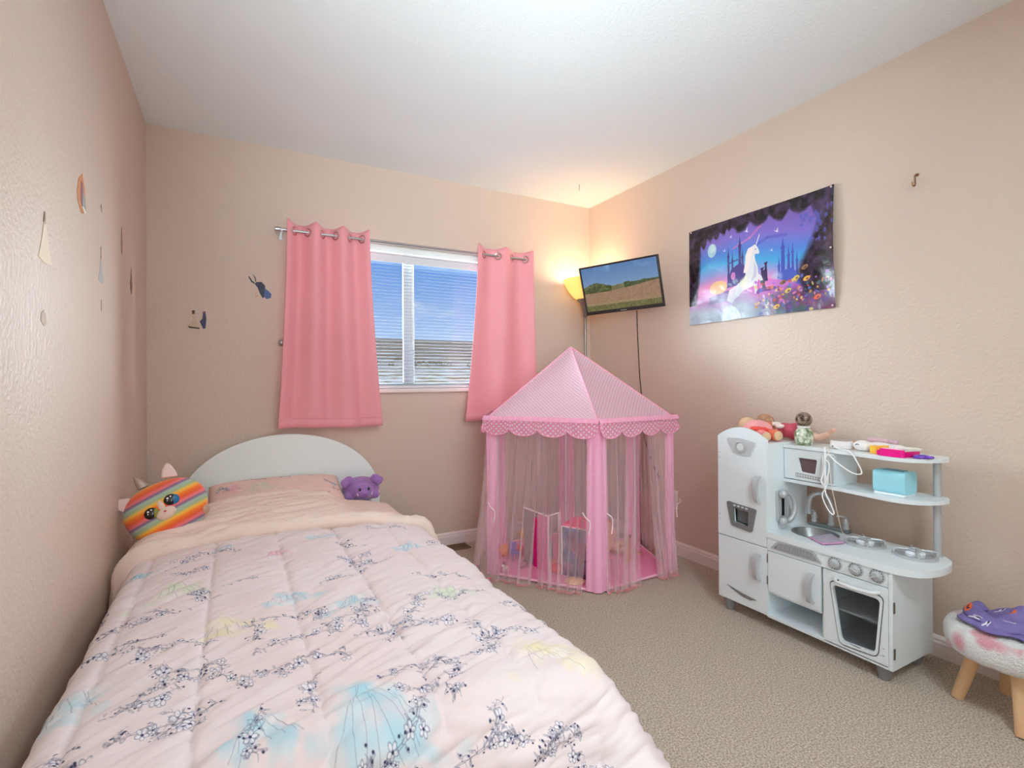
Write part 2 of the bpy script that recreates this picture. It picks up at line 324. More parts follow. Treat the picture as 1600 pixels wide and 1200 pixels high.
def curtain(name, label, x0, x1, xb0, xb1, z1, z0, n, seed, lean=0):
    root = thing(name, ((x0+x1)/2, RY, z0), label, 'curtain', 'pink grommet curtains at the window')
    def fn(s, t):                                    # t: 0 top .. 1 bottom
        A = .030*(1-.25*t)+.004*math.sin(3*s+seed); y = RY-A*math.cos(2*PI*n*s)*(1-.35*t)-.012*t
        k = t**1.5; x = (x0+(x1-x0)*s)*(1-k)+(xb0+(xb1-xb0)*s)*k+.010*t*math.sin(2*PI*n*s+seed)
        top = z1-.010*abs(math.sin(2*PI*n*s))+.006*math.cos(2*PI*n*s)
        y += .010*t*noise.noise(Vector((s*3, t*2, seed)))
        return (x, min(y, D-.012), top*(1-t)+z0*t+.006*t*math.sin(5*s+seed))
    obj('fabric', G().grid(fn, 120, 50), pinkc, root, solid=.0025, smooth=180)
    for k in range(2*n):
        s = (2*k+1)/(4*n); tz = (z1-RZ)/(z1-z0); p = Vector(fn(s, tz)); q = Vector(fn(s+.004, tz)); t = (q-p).normalized(); nrm = t.cross(Vector((0, 0, 1))).normalized()
        p.z = RZ; p.y = RY
        g = G().lathe([(.017, -.003), (.024, -.0045), (.028, -.002), (.028, .002), (.024, .0045), (.017, .003), (.017, -.003)], p, 20, nrm); obj('grommet', g, ring_m, root)
    obj('hem', G().grid(lambda s, t: (lambda p: (p[0], p[1]-.0028, p[2]))(fn(s, .955+.047*t)), 80, 2), pinkc, root, solid=.002, smooth=180)
curtain('curtain', 'pink curtain hanging left of the window above the headboard', .660, 1.116, .600, 1.182, 2.006, .833, 3, 1.0)
curtain('curtain', 'pink curtain hanging right of the window behind the play tent', 1.835, 2.262, 1.742, 2.30, 2.012, .838, 2, 4.0)
tag(obj('holdback', G().lathe([(.004, 0), (.018, .002), (.018, .006), (.006, .010), (.006, .032), (.017, .036), (.019, .044), (.012, .052), (0, .054)], (.636, D, 1.321), 18, (0, -1, 0)), chrome, loc=(.636, D, 1.321)), 'small round nickel knob on the wall left of the left curtain', 'curtain holdback')
# ------------------------------------------------------------------ bed
bed = thing('bed', (.66, 2.1, 0), 'white twin bed with a rounded arched headboard under the window', 'bed')
hb = [(.135, .02)]; n = 40
for k in range(n+1):
    t = PI-PI*k/n; hb.append((.652+.528*math.cos(t)*(1-.02*math.sin(t)), .40+.40*math.sin(t)**.92))
hb.append((1.17, .02)); hbm = M('bed_white_laminate', (242, 250, 249), .5)
obj('headboard', G().prism([hb], XZ(D-.068), 0, .032), hbm, bed, bevel=.006, seg=3)
for x in (.15, 1.115): obj('side_rail', G().box(x, x+.025, 1.0, D-.068, .14, .26), hbm, bed, bevel=.003)
obj('foot_rail', G().box(.15, 1.14, .98, 1.005, .14, .26), hbm, bed, bevel=.003)
for x, y in ((.152, 1.0), (1.10, 1.0)): obj('leg', G().box(x, x+.04, y+.006, y+.046, 0, .14), hbm, bed, bevel=.003)
tag(obj('mattress', G().box(.155, 1.105, 1.02, D-.075, .262, .414), M('mattress_ticking', (232, 226, 222), .8), loc=(.63, 2.1, .25), bevel=.03, seg=4), 'mattress lying on the bed under the pink comforter', 'mattress')
# the printed cotton: drawn once, used on comforter and sham
FL=[(0.29,2.12),(0.46,1.77),(0.36,1.69),(0.23,1.65),(0.23,1.45),(0.1,1.54),(0.16,1.48),(0.26,1.34),(0.35,1.31),(0.44,1.34),(0.27,1.24),(0.31,1.26),(0.37,1.12),(0.42,1.15),(0.44,1.04),(0.3,1.13),(0.15,1.14),(0.54,1.12),(0.5,1.18),(0.62,1.3),(0.58,1.42),(0.63,1.64),(0.88,2.14),(0.8,1.92),(0.71,1.83),(0.87,1.74),(0.91,1.58),(0.76,1.37),(0.81,1.29),(0.6,1.3),(0.67,1.26),(0.69,1.3),(0.73,1.19),(0.94,1.21),(0.91,1.12),(0.81,1.06),(0.86,1.06),(0.75,1.03),(0.79,0.95),(0.87,0.92),(0.89,0.86),(0.92,0.81),(0.9,0.75),(1.04,0.84),(1.01,0.78),(0.95,0.71),(0.68,0.86),(0.71,0.95),(1.06,1.39),(1.07,1.29),(0.14,1.66),(0.08,1.8),(0.4,2.08),(0.3,1.97),(1.2,1.6),(1.25,1.2),(-.05,1.4),(1.15,1.9)]
WS=[('b',0.12,1.3,0.09),('b',0.13,2.06,0.05),('b',0.52,1.57,0.07),('b',0.38,2.16,0.04),('b',0.67,2.12,0.06),('b',0.99,1.88,0.06),('B',0.62,0.95,0.13),('b',0.43,0.98,0.08),('b',0.7,1.45,0.06),('g',0.24,1.8,0.09),('g',0.95,1.41,0.08),('y',0.37,1.45,0.09),('y',1.0,1.0,0.1),('p',0.53,1.99,0.05)]
U0, U1, V0, V1, PX = -.30, 1.55, .45, 2.35, 1000
INK = (88, 90, 112)
def wash(cv, kind, x, y, r):                          # soft watercolour blot widening downwards, a few loose ink strokes
    col = {'b': (158, 208, 224), 'B': (150, 208, 228), 'g': (204, 222, 190), 'y': (238, 226, 176), 'p': (238, 164, 182)}[kind]
    rr = np.random.RandomState(int(x*7+y*13) % 99991); w = 1.25 if kind != 'B' else 1.0; skew = rr.randn()*.25
    for k in range(60):
        t = rr.rand()**.8; q = rr.randn()*.36; px = x+r*w*(q*(.18+1.0*t)+skew*t); py = y-r*.15+r*1.0*t
        cv.ell(px, py, r*(.08+.14*rr.rand()), r*(.05+.09*rr.rand()), col if rr.rand() < .8 else (250, 244, 242), .20, rr.rand()*3, soft=r*.08)
    for k in range(8):
        a = (k/7-.5)*1.15+rr.randn()*.06; t0 = .05+rr.rand()*.3; t1 = .7+.3*rr.rand()
        cv.line([(x+r*w*(a*(.12+.95*t)+skew*t+.03*math.sin(6*t+k*2)), y-r*.12+r*.98*t) for t in np.linspace(t0, t1, 9)], INK, .5, .38)
def spray(cv, x, y, sc, seed):
    rr = np.random.RandomState(seed); a = rr.rand()*6; pts = [(x, y)]
    for k in range(10):
        a += rr.randn()*.6; px, py = pts[-1]; pts.append((px+sc*.40*math.cos(a), py+sc*.26*math.sin(a)))
    for d in range(2): cv.line([(px+rr.randn()*1.5+d*3, py+rr.randn()*1.5+d*2) for px, py in pts], INK, .5, .55)
    for k, (px, py) in enumerate(pts):
        for q in range(3):
            b = rr.rand()*6.28; lx, ly = px+sc*.32*math.cos(b), py+sc*.26*math.sin(b)
            cv.line([(px, py), ((px+lx)/2+2, (py+ly)/2-2), (lx, ly)], INK, .45, .5)
            if rr.rand() < .6: cv.ell(lx, ly, sc*.10, sc*.04, (110, 112, 134), .55, b, ring=.5)
            if rr.rand() < .5: cv.ell(lx+rr.randn()*4, ly+rr.randn()*3, 2.2, 1.8, (44, 46, 74), .9)
    for k in range(rr.randint(3, 7)):
        px, py = pts[rr.randint(len(pts))]; px += rr.randn()*sc*.28; py += rr.randn()*sc*.22; R = sc*(.12+.13*rr.rand()); o = rr.rand()*6
        for q in range(5):
            b = o+q*1.2566; cx, cy = px+R*.72*math.cos(b), py+R*.72*math.sin(b)
            cv.ell(cx, cy, R*.60, R*.40, (240, 234, 240), .7, b); cv.ell(cx, cy, R*.60, R*.40, INK, .62, b, ring=.5)
        cv.ell(px, py, R*.26, R*.24, (44, 48, 80), .95)
cv = Canvas(int((U1-U0)*PX), int((V1-V0)*PX), (233, 217, 218)); nz = cv.noise(6, 3)
cv.a += (nz[..., None]-.5)*np.array([.02, .06, .07], np.float32)
P2 = lambda u, v: ((u-U0)*PX, (V1-v)*PX)
for k, u, v, r in WS: wash(cv, k, P2(u, v)[0], P2(u, v)[1]-r*PX*.5, r*PX*1.3)
for i, (u, v) in enumerate(FL): spray(cv, *P2(u, v), 46 if v > 1.1 else 40, 100+i)
quilt_m = printed('printed_cotton', cv.image('printed_cotton'), .75, spec=.15, bump=(60, .12, .004))
lining_m = M('cotton_lining', (240, 216, 204), .75, spec=.15, bump=(60, .12, .004), var=(7, (244, 226, 214), .2))
pc = Canvas(800, 460, (242, 212, 202)); pc.a += (pc.noise(5, 8)[..., None]-.5)*.05
for i, (x, y) in enumerate([(70, 120), (330, 60), (430, 70), (620, 90), (700, 160), (740, 260), (690, 330), (180, 60), (120, 200), (560, 40)]): spray(pc, x, y, 40, 300+i)
wash(pc, 'p', 130, 150, 110); wash(pc, 'g', 300, 160, 130)
sham_m = printed('printed_sham', pc.image('printed_sham'), .75, spec=.15, bump=(60, .12, .004))
XL, XR, YB, ZT = .150, 1.085, .965, .448
SEAMS = [.143, .337, .544, .751, .954]
def drape(u, v, lift=0.0, thm=None):
    a = (XL-u) if u < XL else ((u-XR) if u > XR else 0); b = (YB-v) if v < YB else 0
    sx = -1 if u < XL else 1; r = math.hypot(a, b); R = .055
    x = min(max(u, XL), XR); y = max(v, YB); crown = .034*(1-min(1, abs((x-.60)/.485))**4)-.018
    if r < 1e-9: return Vector((x, y, ZT+crown+lift)), 0
    dx, dy = sx*a/r, -b/r; diag = (2*a*b/(r*r)); th = math.radians((87 if sx < 0 else 72)*(1-diag)+50*diag)
    q = min(r/R, th); hx = R*math.sin(q); dz = R*(1-math.cos(q)); rest = max(0, r-R*th); hx += rest*math.cos(th); dz += rest*math.sin(th)
    n = Vector((dx*math.sin(q), dy*math.sin(q), math.cos(q)))
    return Vector((x+dx*hx, y+dy*hx, ZT+crown-dz))+n*lift, r
def quilt(s, t):
    u = -.16+s*(1.50+.16); v = .50+t*(2.34-.50); p, r = drape(u, v)
    d = min(abs(u-k) for k in SEAMS); inside = v > .90
    j = [i for i in range(4) if SEAMS[i] <= u < SEAMS[i+1]]
    puff = 0
    if inside:
        puff = .011*(1-math.exp(-(d/.030)**1.2))-.007*math.exp(-(d/.0045)**2)
        if .74 < u < .97 and v < .97: puff -= .010*math.exp(-((v-.918-.25*(u-.85)**2*8)/.010)**2)
    else: puff = .008
    rid = lambda q: 1-2*abs(q)                       # creased, ridge-like gathers running across the channels
    w1 = rid(noise.noise(Vector((u*5+v*2, v*17-u*9, 1)))); w2 = rid(noise.noise(Vector((u*9+3, v*38-u*14, 5)))); w3 = noise.noise(Vector((u*14, v*85-u*20, 8)))
    g = math.exp(-(d/.05)) if inside else .35
    wr = .0085*w1+.0070*w2*(.5+g)+.0042*w3*(.4+1.3*g)+.009*noise.noise(Vector((u*3.2, v*4.5, 9)))-.002
    if r > .06: wr += .018*noise.noise(Vector((u*7, v*7, 3)))*min(1, (r-.06)*6)
    q, _ = drape(u, v, max(0.004, .006+puff+wr) if r < .001 or True else 0)
    q.x = max(q.x, .012); q.z = max(q.z, .012)
    return q
cmf = thing('comforter', (.6, 1.6, .45), 'pale pink quilted comforter with dark floral sprays spread over the bed', 'comforter')
uvq = lambda s, t: ((-.16+s*1.66-U0)/(U1-U0), (.50+t*1.84-V0)/(V1-V0))
obj('quilted_cover', G().grid(quilt, 230, 330, uv=uvq), quilt_m, cmf, solid=.012, smooth=180)
def fold(s, t):                                      # turned-back top edge: lining side up, puffy front roll
    u = -.06+s*(1.34+.06); v = 2.225+.55*t; front = max(0, 1-t/.05); lift = .030+.020*math.sqrt(max(0, 1-front**2)) if t > 0 else .018
    v += .02*math.sin(u*3.2)-.03*max(0, u-.8)
    rise = .034*max(0, min(1, (t-.35)/.6))**1.2*math.exp(-((u-.57)/.27)**4)
    wr = .021*(1-2*abs(noise.noise(Vector((u*2.0, v*15-u*3, 4)))))+.014*(1-2*abs(noise.noise(Vector((u*6, v*34-u*6, 7)))))-.004
    lift = lift*(1-.45*t)+wr+rise
    k = max(0, min(1, (u-.80)/.12)); lift = lift*(1-.8*k*min(1, t/.35))
    if t < .002: lift = .016
    q, r = drape(u, v, max(.010, lift)); q.x = max(q.x, .012); q.z = max(q.z, .10)
    return q
obj('folded_edge', G().grid(fold, 150, 90), lining_m, cmf, solid=.010, smooth=180)['label'] = 'plain peach underside turned back as a wide band'
def pillow_fn(cx, cy, cz, a, b, h, tilt):
    R = Matrix.Rotation(math.radians(tilt), 3, 'X')
    def fn(s, t, top=True):
        x, y = 2*s-1, 2*t-1; e = max(0, (1-abs(x)**3.0)*(1-abs(y)**3.0))**.5
        z = h*e*(1 if top else -1)+.006*noise.noise(Vector((x*3, y*3, 4)))*e
        k = 1-.05*(x*x*y*y)
        return Vector((cx, cy, cz))+R@Vector((a*x*k*(1-.06*(1-y*y)), b*y*k*(1-.06*(1-x*x)), z))
    return fn
pf = pillow_fn(.60, 2.935, .496, .338, .195, .062, 16); g = G(); g.grid(lambda s, t: pf(s, t), 40, 26, uv=lambda s, t: (s, t)); g.grid(lambda s, t: pf(s, t, False), 40, 26, uv=lambda s, t: (s, t))
tag(obj('pillow', g, sham_m, loc=(.60, 2.92, .46), smooth=180), 'bed pillow in a peach floral sham leaning against the headboard', 'pillow')
# ------------------------------------------------------------------ rainbow plush cushion against the left wall
stripe_m = bpy.data.materials.new('rainbow_stripe_plush'); stripe_m.use_nodes = True; nt = stripe_m.node_tree; b = nt.nodes['Principled BSDF']; b.inputs['Roughness'].default_value = .9; b.inputs['Sheen Weight'].default_value = .3; b.inputs['Specular IOR Level'].default_value = .1
t = N(nt, 'ShaderNodeTexCoord'); sx = N(nt, 'ShaderNodeSeparateXYZ'); nt.links.new(t.outputs['Object'], sx.inputs[0])
ma = N(nt, 'ShaderNodeMath', operation='MULTIPLY', inp={1: 1/.0815}); mo = N(nt, 'ShaderNodeMath', operation='FRACT'); rp = N(nt, 'ShaderNodeValToRGB')
nt.links.new(sx.outputs['Z'], ma.inputs[0]); nt.links.new(ma.outputs[0], mo.inputs[0]); nt.links.new(mo.outputs[0], rp.inputs[0]); nt.links.new(rp.outputs[0], b.inputs['Base Color'])
cols = [(0, (240, 130, 140)), (.17, (240, 100, 62)), (.34, (250, 128, 52)), (.50, (252, 196, 80)), (.64, (168, 190, 150)), (.78, (176, 196, 182)), (.90, (132, 104, 142)), (1, (240, 130, 140))]
el = rp.color_ramp.elements
while len(el) < len(cols): el.new(.5)
for k, (p, c) in enumerate(cols): el[k].position = p; el[k].color = lin(c)
pl = thing('plush_cushion', (.155, 2.50, .45), 'round rainbow-striped plush animal cushion with big eyes against the left wall', 'plush toy')
pl.rotation_euler = (math.radians(-14), math.radians(-27), math.radians(6)); pl.location = (.158, 2.49, .578); WL[pl.name] = Vector((0, 0, 0))
# local frame: x right, z up, -y towards the room
def cushion(s, t):
    th = 2*PI*s; ph = PI*(t-.5); R = 1+.05*math.cos(2*th)+.05*math.sin(3*th+.6)
    c = abs(math.cos(ph))**.75; return (.138*R*c*math.cos(th), .072*math.sin(ph), .138*R*c*math.sin(th)-.006)
obj('body', G().grid(cushion, 40, 22), stripe_m, pl, smooth=180)
cream = M('cream_plush', (242, 216, 200), .9, sheen=.3); eyeb = M('eye_black', (10, 8, 10), .06, coat=1); 
def front(x, z): return -.072*max(.1, 1-((x*x+z*z)**.5/.138)**(1/.75*1.5))**.5
obj('muzzle', G().ell((0, front(0, 0)+.004, -.012), (.036, .018, .024), n=20, m=12).ell((-.002, front(0, .03)+.006, .020), (.014, .012, .026)), cream, pl)
obj('nose', G().ell((.001, front(0, 0)-.015, -.004), (.005, .004, .004)), M('pink_nose', (226, 110, 110), .4), pl)
for x, z, c in ((-.042, .014, (150, 140, 40)), (.034, .026, (36, 110, 160))):
    ey = obj('eye', G().ell((x, front(x, z)+.002, z), (.025, .012, .023), n=24, m=14), eyeb, pl)
    obj('iris', G().ell((x+.009, front(x, z)+.0025, z-.004), (.021, .0115, .021), n=24, m=14), M('glitter_iris', c, .3), ey)
    for dx, dz, r in ((-.006, .010, .004), (.006, .012, .003), (-.010, .002, .002)): obj('highlight', G().ell((x+dx, front(x, z)-.0085, z+dz), (r, .002, r)), M('eye_white', (250, 250, 250), .4), ey)
def ear(x, z, a): 
    R = Matrix.Rotation(a, 3, 'Y'); pts = [(-.028, 0), (-.020, .035), (-.004, .060), (.012, .050), (.028, .012), (.030, -.004)]
    return G().prism([[(lambda q: (q.x+x, q.z+z))(R@Vector((p[0], 0, p[1]))) for p in pts]], XZ(-.014), 0, .022)
obj('ear', ear(.066, .116, .35), M('pale_pink_plush', (244, 218, 212), .9, sheen=.3), pl, bevel=.007, seg=3)
obj('ear', ear(-.100, .088, -.75), bpy.data.materials['pale_pink_plush'], pl, bevel=.007, seg=3)
obj('horn', G().lathe([(.021, 0), (.017, .018), (.012, .038), (.005, .054), (0, .058)], (-.026, -.004, .124), 16, (-.12, 0, 1)), M('silver_lame', (196, 182, 168), .35, .7), pl)
obj('tail_patch', G().ell((.108, .012, -.062), (.024, .046, .028), n=20, m=12), M('tail_tan', (206, 176, 152), .9), pl)
# ------------------------------------------------------------------ purple plush by the headboard
pp = M('purple_plush', (170, 124, 192), .85, sheen=.6, bump=(70, .5, .006), var=(30, (150, 104, 176), .2))
hp = thing('plush_toy', (1.02, 2.93, .46), 'small purple plush animal with floppy ears at the right end of the pillow', 'plush toy')
g = G().ell((1.025, 2.95, .488), (.105, .085, .072), n=24, m=16).ell((1.020, 2.885, .486), (.062, .05, .048)).ell((1.02, 2.845, .478), (.036, .028, .026)).ell((.95, 2.90, .462), (.03, .035, .025)).ell((1.09, 2.90, .462), (.03, .035, .025))
obj('body', g, pp, hp, remesh=.006, smooth=180)
for sx, x in ((-1, .945), (1, 1.095)):
    R = Matrix.Rotation(sx*.5, 3, 'Y'); obj('ear', G().ell((x, 2.895, .552), (.030, .018, .024), rot=R).ell((x+sx*.020, 2.888, .538), (.020, .016, .026), rot=R), pp, hp, remesh=.005)
for x in (.998, 1.044): obj('eye', G().ell((x, 2.842, .506), (.0065, .005, .010)), eyeb, hp)
obj('snout_fold', G().tube(spline([(1.0, 2.835, .494), (1.012, 2.818, .490), (1.026, 2.818, .488), (1.04, 2.835, .494)], 5), .006, 8), pp, hp)
for sx, x in ((-1, .992), (1, 1.050)): obj('tusk', G().tube(spline([(x, 2.85, .474), (x+sx*.008, 2.832, .478), (x+sx*.010, 2.834, .490)], 4), [.005]*8+[.003], 8), M('lilac_felt', (214, 180, 222), .9), hp)
# ------------------------------------------------------------------ play tent
TC = [(2.035, 2.095), (2.575, 2.12), (2.765, 2.63), (2.48, 3.03), (1.93, 3.02), (1.665, 2.60)]; APX = Vector((2.225, 2.595, 1.300)); EZ = .885
TCen = Vector((2.24, 2.60, 0)); tent = thing('play_tent', (2.24, 2.60, 0), 'pink six-sided play tent with polka dot roof and sheer curtains in the corner', 'play tent')
def dots(name, c, dc, pitch, r, tl):
    m = M(name, c, .7, spec=.2, bump=(90, .25, .004), sheen=.2); nt = m.node_tree; b = nt.nodes['Principled BSDF']
    u = N(nt, 'ShaderNodeUVMap'); mp = N(nt, 'ShaderNodeMapping', inp={'Scale': (1/pitch, 1/pitch, 1), 'Rotation': (0, 0, PI/4)}); fr = N(nt, 'ShaderNodeVectorMath', operation='FRACTION'); sb = N(nt, 'ShaderNodeVectorMath', operation='SUBTRACT', inp={1: (.5, .5, 0)}); ln = N(nt, 'ShaderNodeVectorMath', operation='LENGTH')
    rp = N(nt, 'ShaderNodeValToRGB'); rp.color_ramp.elements[0].position = r; rp.color_ramp.elements[0].color = lin(dc); rp.color_ramp.elements[1].position = r+.06; rp.color_ramp.elements[1].color = lin(c)
    for a, q in ((u, mp), (mp, fr), (fr, sb), (sb, ln)): nt.links.new(a.outputs[0], q.inputs[0])
    nt.links.new(ln.outputs['Value'], rp.inputs[0]); nt.links.new(rp.outputs[0], b.inputs['Base Color'])
    o = nt.nodes['Material Output']; tr = N(nt, 'ShaderNodeBsdfTranslucent'); nt.links.new(rp.outputs[0], tr.inputs[0]); ms = N(nt, 'ShaderNodeMixShader', inp={0: tl}); nt.links.new(b.outputs[0], ms.inputs[1]); nt.links.new(tr.outputs[0], ms.inputs[2]); nt.links.new(ms.outputs[0], o.inputs[0])
    return m
roof_m = dots('polka_dot_fabric', (246, 200, 218), (255, 248, 250), .0165, .24, .35); val_m = dots('polka_dot_valance', (240, 164, 194), (254, 240, 246), .019, .24, .35)
pinkfab = M('pink_tent_fabric', (242, 166, 196), .6, sheen=.2, bump=(30, .15, .006)); piping_m = M('pink_piping', (244, 176, 200), .6)
eave = [Vector((TCen.x+(p[0]-TCen.x)*1.02, TCen.y+(p[1]-TCen.y)*1.02, EZ)) for p in TC]
for k in range(6):
    A, B = eave[k], eave[(k+1) % 6]; nrm = ((A+B)/2-TCen); nrm.z = 0; nrm.normalize(); L = (B-A).length
    def rf(s, t, A=A, B=B, nrm=nrm, k=k):            # t 0 eave .. 1 apex
        p = (A.lerp(B, s)).lerp(APX, t); sag = -.018*math.sin(PI*t)*math.sin(PI*s)**.7; p = p+Vector((nrm.x*.8, nrm.y*.8, .6))*(sag+.005*noise.noise(Vector((s*9+k*5, t*6, k)))*math.sin(PI*s)*(1-t)); return p
    obj('roof_panel', G().grid(rf, 22, 16, uv=lambda s, t, L=L: ((s-.5)*L*(1-t), t*.70)), roof_m, tent, smooth=180)
    obj('roof_piping', G().tube([A.lerp(APX, i/8)+Vector((0, 0, .003)) for i in range(9)], .0035, 6), piping_m, tent)
    A, B = [TCen+(q-TCen)*1.042+Vector((0, 0, EZ-q.z-(EZ)*.042+EZ*.042)) for q in (A, B)]
    A.z = B.z = EZ
    def vf(s, t, A=A, B=B, nrm=nrm, k=k):
        n = 4; sc = abs(math.sin(PI*n*s)); hh = .066+.034*sc**.6; p = A.lerp(B, s)+nrm*(.002+.008*t+.010*noise.noise(Vector((s*16+k*3, t*1.5, k)))*t); return Vector((p.x, p.y, EZ+.012-t*hh))
    obj('valance', G().grid(vf, 64, 5, uv=lambda s, t, L=L: (s*L, t*.1)), val_m, tent, smooth=180)
    obj('valance_trim', G().tube([vf(i/48, 1.0) for i in range(49)], .0028, 5), pinkfab, tent)
    obj('ruffle', G().grid(lambda s, t, A=A, B=B, nrm=nrm, k=k: A.lerp(B, s)+nrm*(.010*t**.5+.008*abs(math.sin(s*70+k))*t)+Vector((0, 0, .016-.024*t)), 80, 2), val_m if False else pinkfab, tent, smooth=180)
mat_o = [Vector((p[0], p[1], 0)) for p in TC]
obj('floor_mat', G().prism([[(p.x, p.y) for p in mat_o]], XY(.004), 0, .010), M('pink_mat', (240, 148, 190), .65, bump=(14, .4, .01)), tent)
for k in range(6): obj('mat_binding', G().tube([mat_o[k]+Vector((0, 0, .013)), mat_o[(k+1) % 6]+Vector((0, 0, .013))], .007, 8), M('mat_binding', (246, 188, 210), .6) if k == 0 else bpy.data.materials['mat_binding'], tent)
tulle_m = sheer('sheer_tulle', (255, 242, 245), .24, .52, .5); tieM = M('white_ribbon', (250, 236, 240), .5)
hem_m = sheer('sheer_hem', (240, 160, 168), .6, .9, .4); sleeve_m = M('pink_sleeve', (243, 172, 206), .6, bump=(26, .3, .01), sheen=.25)
for k in range(6):
    c = Vector((TC[k][0], TC[k][1], 0)); a = Vector((*TC[k-1], 0)); b = Vector((*TC[(k+1) % 6], 0)); da = (a-c).normalized(); db = (b-c).normalized(); o = (c-TCen).normalized()
    wd_ = .056
    def sl(s, t, c=c, da=da, db=db, o=o, k=k):
        q = 2*s-1; w = wd_*(1+.20*t); p = c+(da*(-q) if q < 0 else db*q)*w+o*(.008+.010*(1-abs(q))+.004*math.sin(s*22+k)*(.4+.6*t)); return Vector((p.x, p.y, (EZ-.02)*(1-t)+.008*t))
    obj('corner_sleeve', G().grid(sl, 24, 20), sleeve_m, tent, smooth=180)
    obj('pole', G().tube([c+Vector((0, 0, .01)), c+Vector((0, 0, EZ))], .008, 8).tube([c+Vector((0, 0, EZ-.004)), APX-Vector((0, 0, .014))], .005, 6), M('tent_pole', (236, 236, 236), .4) if k == 0 else bpy.data.materials['tent_pole'], tent)
def tulle(k, s0, s1, b0, b1, folds, flare, seed, zb=.012):
    A = Vector((*TC[k], 0)); B = Vector((*TC[(k+1) % 6], 0)); nrm = ((A+B)/2-TCen).normalized(); rr = random.Random(seed); ph = [rr.random()*6 for _ in range(3)]
    def fn(s, t):
        q = (s0+(s1-s0)*s)*(1-t**1.3)+(b0+(b1-b0)*s)*t**1.3
        w = .012*(.5+.9*t)*(math.sin(2*PI*folds*.55*s+ph[0]+.9*math.sin(4*t+ph[1]))+.35*math.sin(2*PI*folds*1.2*s+ph[2]+1.5*t))
        p = A.lerp(B, q)+nrm*(.012+.006*t+flare*t**1.8+w)+(B-A).normalized()*(.014*math.sin(2*PI*folds*.7*s+ph[1]))*t
        z = (EZ-.01)*(1-t)+zb*t
        return Vector((min(p.x, W-.02), min(p.y, D-.02), z))
    o = obj('sheer_curtain', G().grid(fn, 90, 24), tulle_m, tent, smooth=180)
    def hem(s, t):
        p = fn(s, 1.0); return p+nrm*(.003+.013*t*(1+.25*math.sin(s*9+seed)))+Vector((0, 0, .006-.004*t))
    obj('curtain_hem', G().grid(hem, 60, 3), hem_m, tent, smooth=180)
tulle(5, .03, .52, .00, .46, 7, .065, 1); tulle(5, .48, .97, .52, .90, 8, .05, 2)
tulle(0, .03, .55, .04, .42, 7, .03, 3); tulle(0, .62, .98, .72, .99, 7, .03, 4)
tulle(1, .03, .50, .02, .48, 7, .02, 5); tulle(1, .5, .97, .5, .97, 7, .02, 6)
tulle(2, .03, .97, .03, .97, 13, .02, 7); tulle(3, .03, .97, .03, .97, 13, .02, 8)
tulle(4, .03, .5, .02, .46, 7, .06, 9); tulle(4, .5, .97, .5, .98, 7, .07, 10)
for k, s, q in ((5, .06, 1), (5, .93, -1), (0, .07, 1), (1, .02, 1)):
    A = Vector((*TC[k], 0)); B = Vector((*TC[(k+1) % 6], 0)); nrm = ((A+B)/2-TCen).normalized(); p = A.lerp(B, s)+nrm*.045+Vector((0, 0, .40)); d = (B-A).normalized()
    obj('ribbon_tie', G().tube(spline([p+d*-.02+Vector((0, 0, .02)), p+nrm*.012, p+d*.02+Vector((0, 0, -.03)), p+d*.012+Vector((0, 0, -.09))], 6), .0028, 6), tieM, tent)
# ------------------------------------------------------------------ toys on the tent floor
def F0(x, y): return Vector((x, y, .0145))
dh = thing('doll_house', (1.97, 2.42, .0145), 'open folding dollhouse with white-edged pink panels inside the tent', 'dollhouse')
wm = M('dollhouse_white', (250, 240, 242), .5); gm_ = M('dollhouse_grey', (176, 156, 150), .7, var=(40, (150, 132, 128), .2)); mg = M('magenta_plastic', (226, 18, 130), .35); pk = M('dollhouse_pink', (232, 120, 168), .6)
def panel(name, a, b, z0, z1, th, m, parent):
    a = Vector((*a, 0)); b = Vector((*b, 0)); d = (b-a).normalized(); n = Vector((-d.y, d.x, 0)); v = []
    for z in (z0, z1): v += [a+n*th/2, b+n*th/2, b-n*th/2, a-n*th/2]; v[-4:] = [Vector((p.x, p.y, z)) for p in v[-4:]]
    return obj(name, G().add(v, [(0, 1, 2, 3), (7, 6, 5, 4), (0, 4, 5, 1), (1, 5, 6, 2), (2, 6, 7, 3), (3, 7, 4, 0)]), m, parent, bevel=.001)
panel('back_panel', (1.925, 2.665), (1.933, 2.56), .0145, .332, .006, gm_, dh)
panel('door', (1.931, 2.565), (1.940, 2.52), .0145, .300, .005, mg, dh)
panel('side_panel', (1.934, 2.52), (1.940, 2.425), .0145, .330, .006, pk, dh)
panel('panel_edge', (1.922, 2.67), (1.938, 2.42), .332, .339, .009, wm, dh)
panel('panel_edge', (1.938, 2.42), (2.05, 2.46), .333, .340, .009, wm, dh)
panel('front_frame', (2.028, 2.45), (2.05, 2.46), .0145, .333, .006, wm, dh)
panel('front_frame', (1.940, 2.425), (1.952, 2.43), .0145, .333, .006, wm, dh)
bx = thing('toy_bin', (2.11, 2.36, .0145), 'square fabric toy bin with pink top and purple picture side inside the tent', 'toy bin')
mural = Canvas(200, 260, (150, 130, 140)); a = mural.noise(5, 21); b_ = mural.noise(4, 31); c_ = mural.noise(9, 41)
mural.a = np.stack([.48+.5*(a-.5)+.25*(c_-.5), .40+.4*(b_-.5)+.2*(c_-.5), .50+.55*(b_-.5)+.2*(a-.5)], -1).astype(np.float32)
for i in range(14): mural.ell(RNG.rand()*200, 60+RNG.rand()*190, 8+RNG.rand()*22, 8+RNG.rand()*22, [(190, 130, 160), (120, 130, 180), (200, 170, 190), (90, 80, 130)][i % 4], .5, RNG.rand()*3, soft=8)
pa, pb = Vector((2.000, 2.372, 0)), Vector((2.090, 2.215, 0)); pn = Vector((.16, .095, 0))
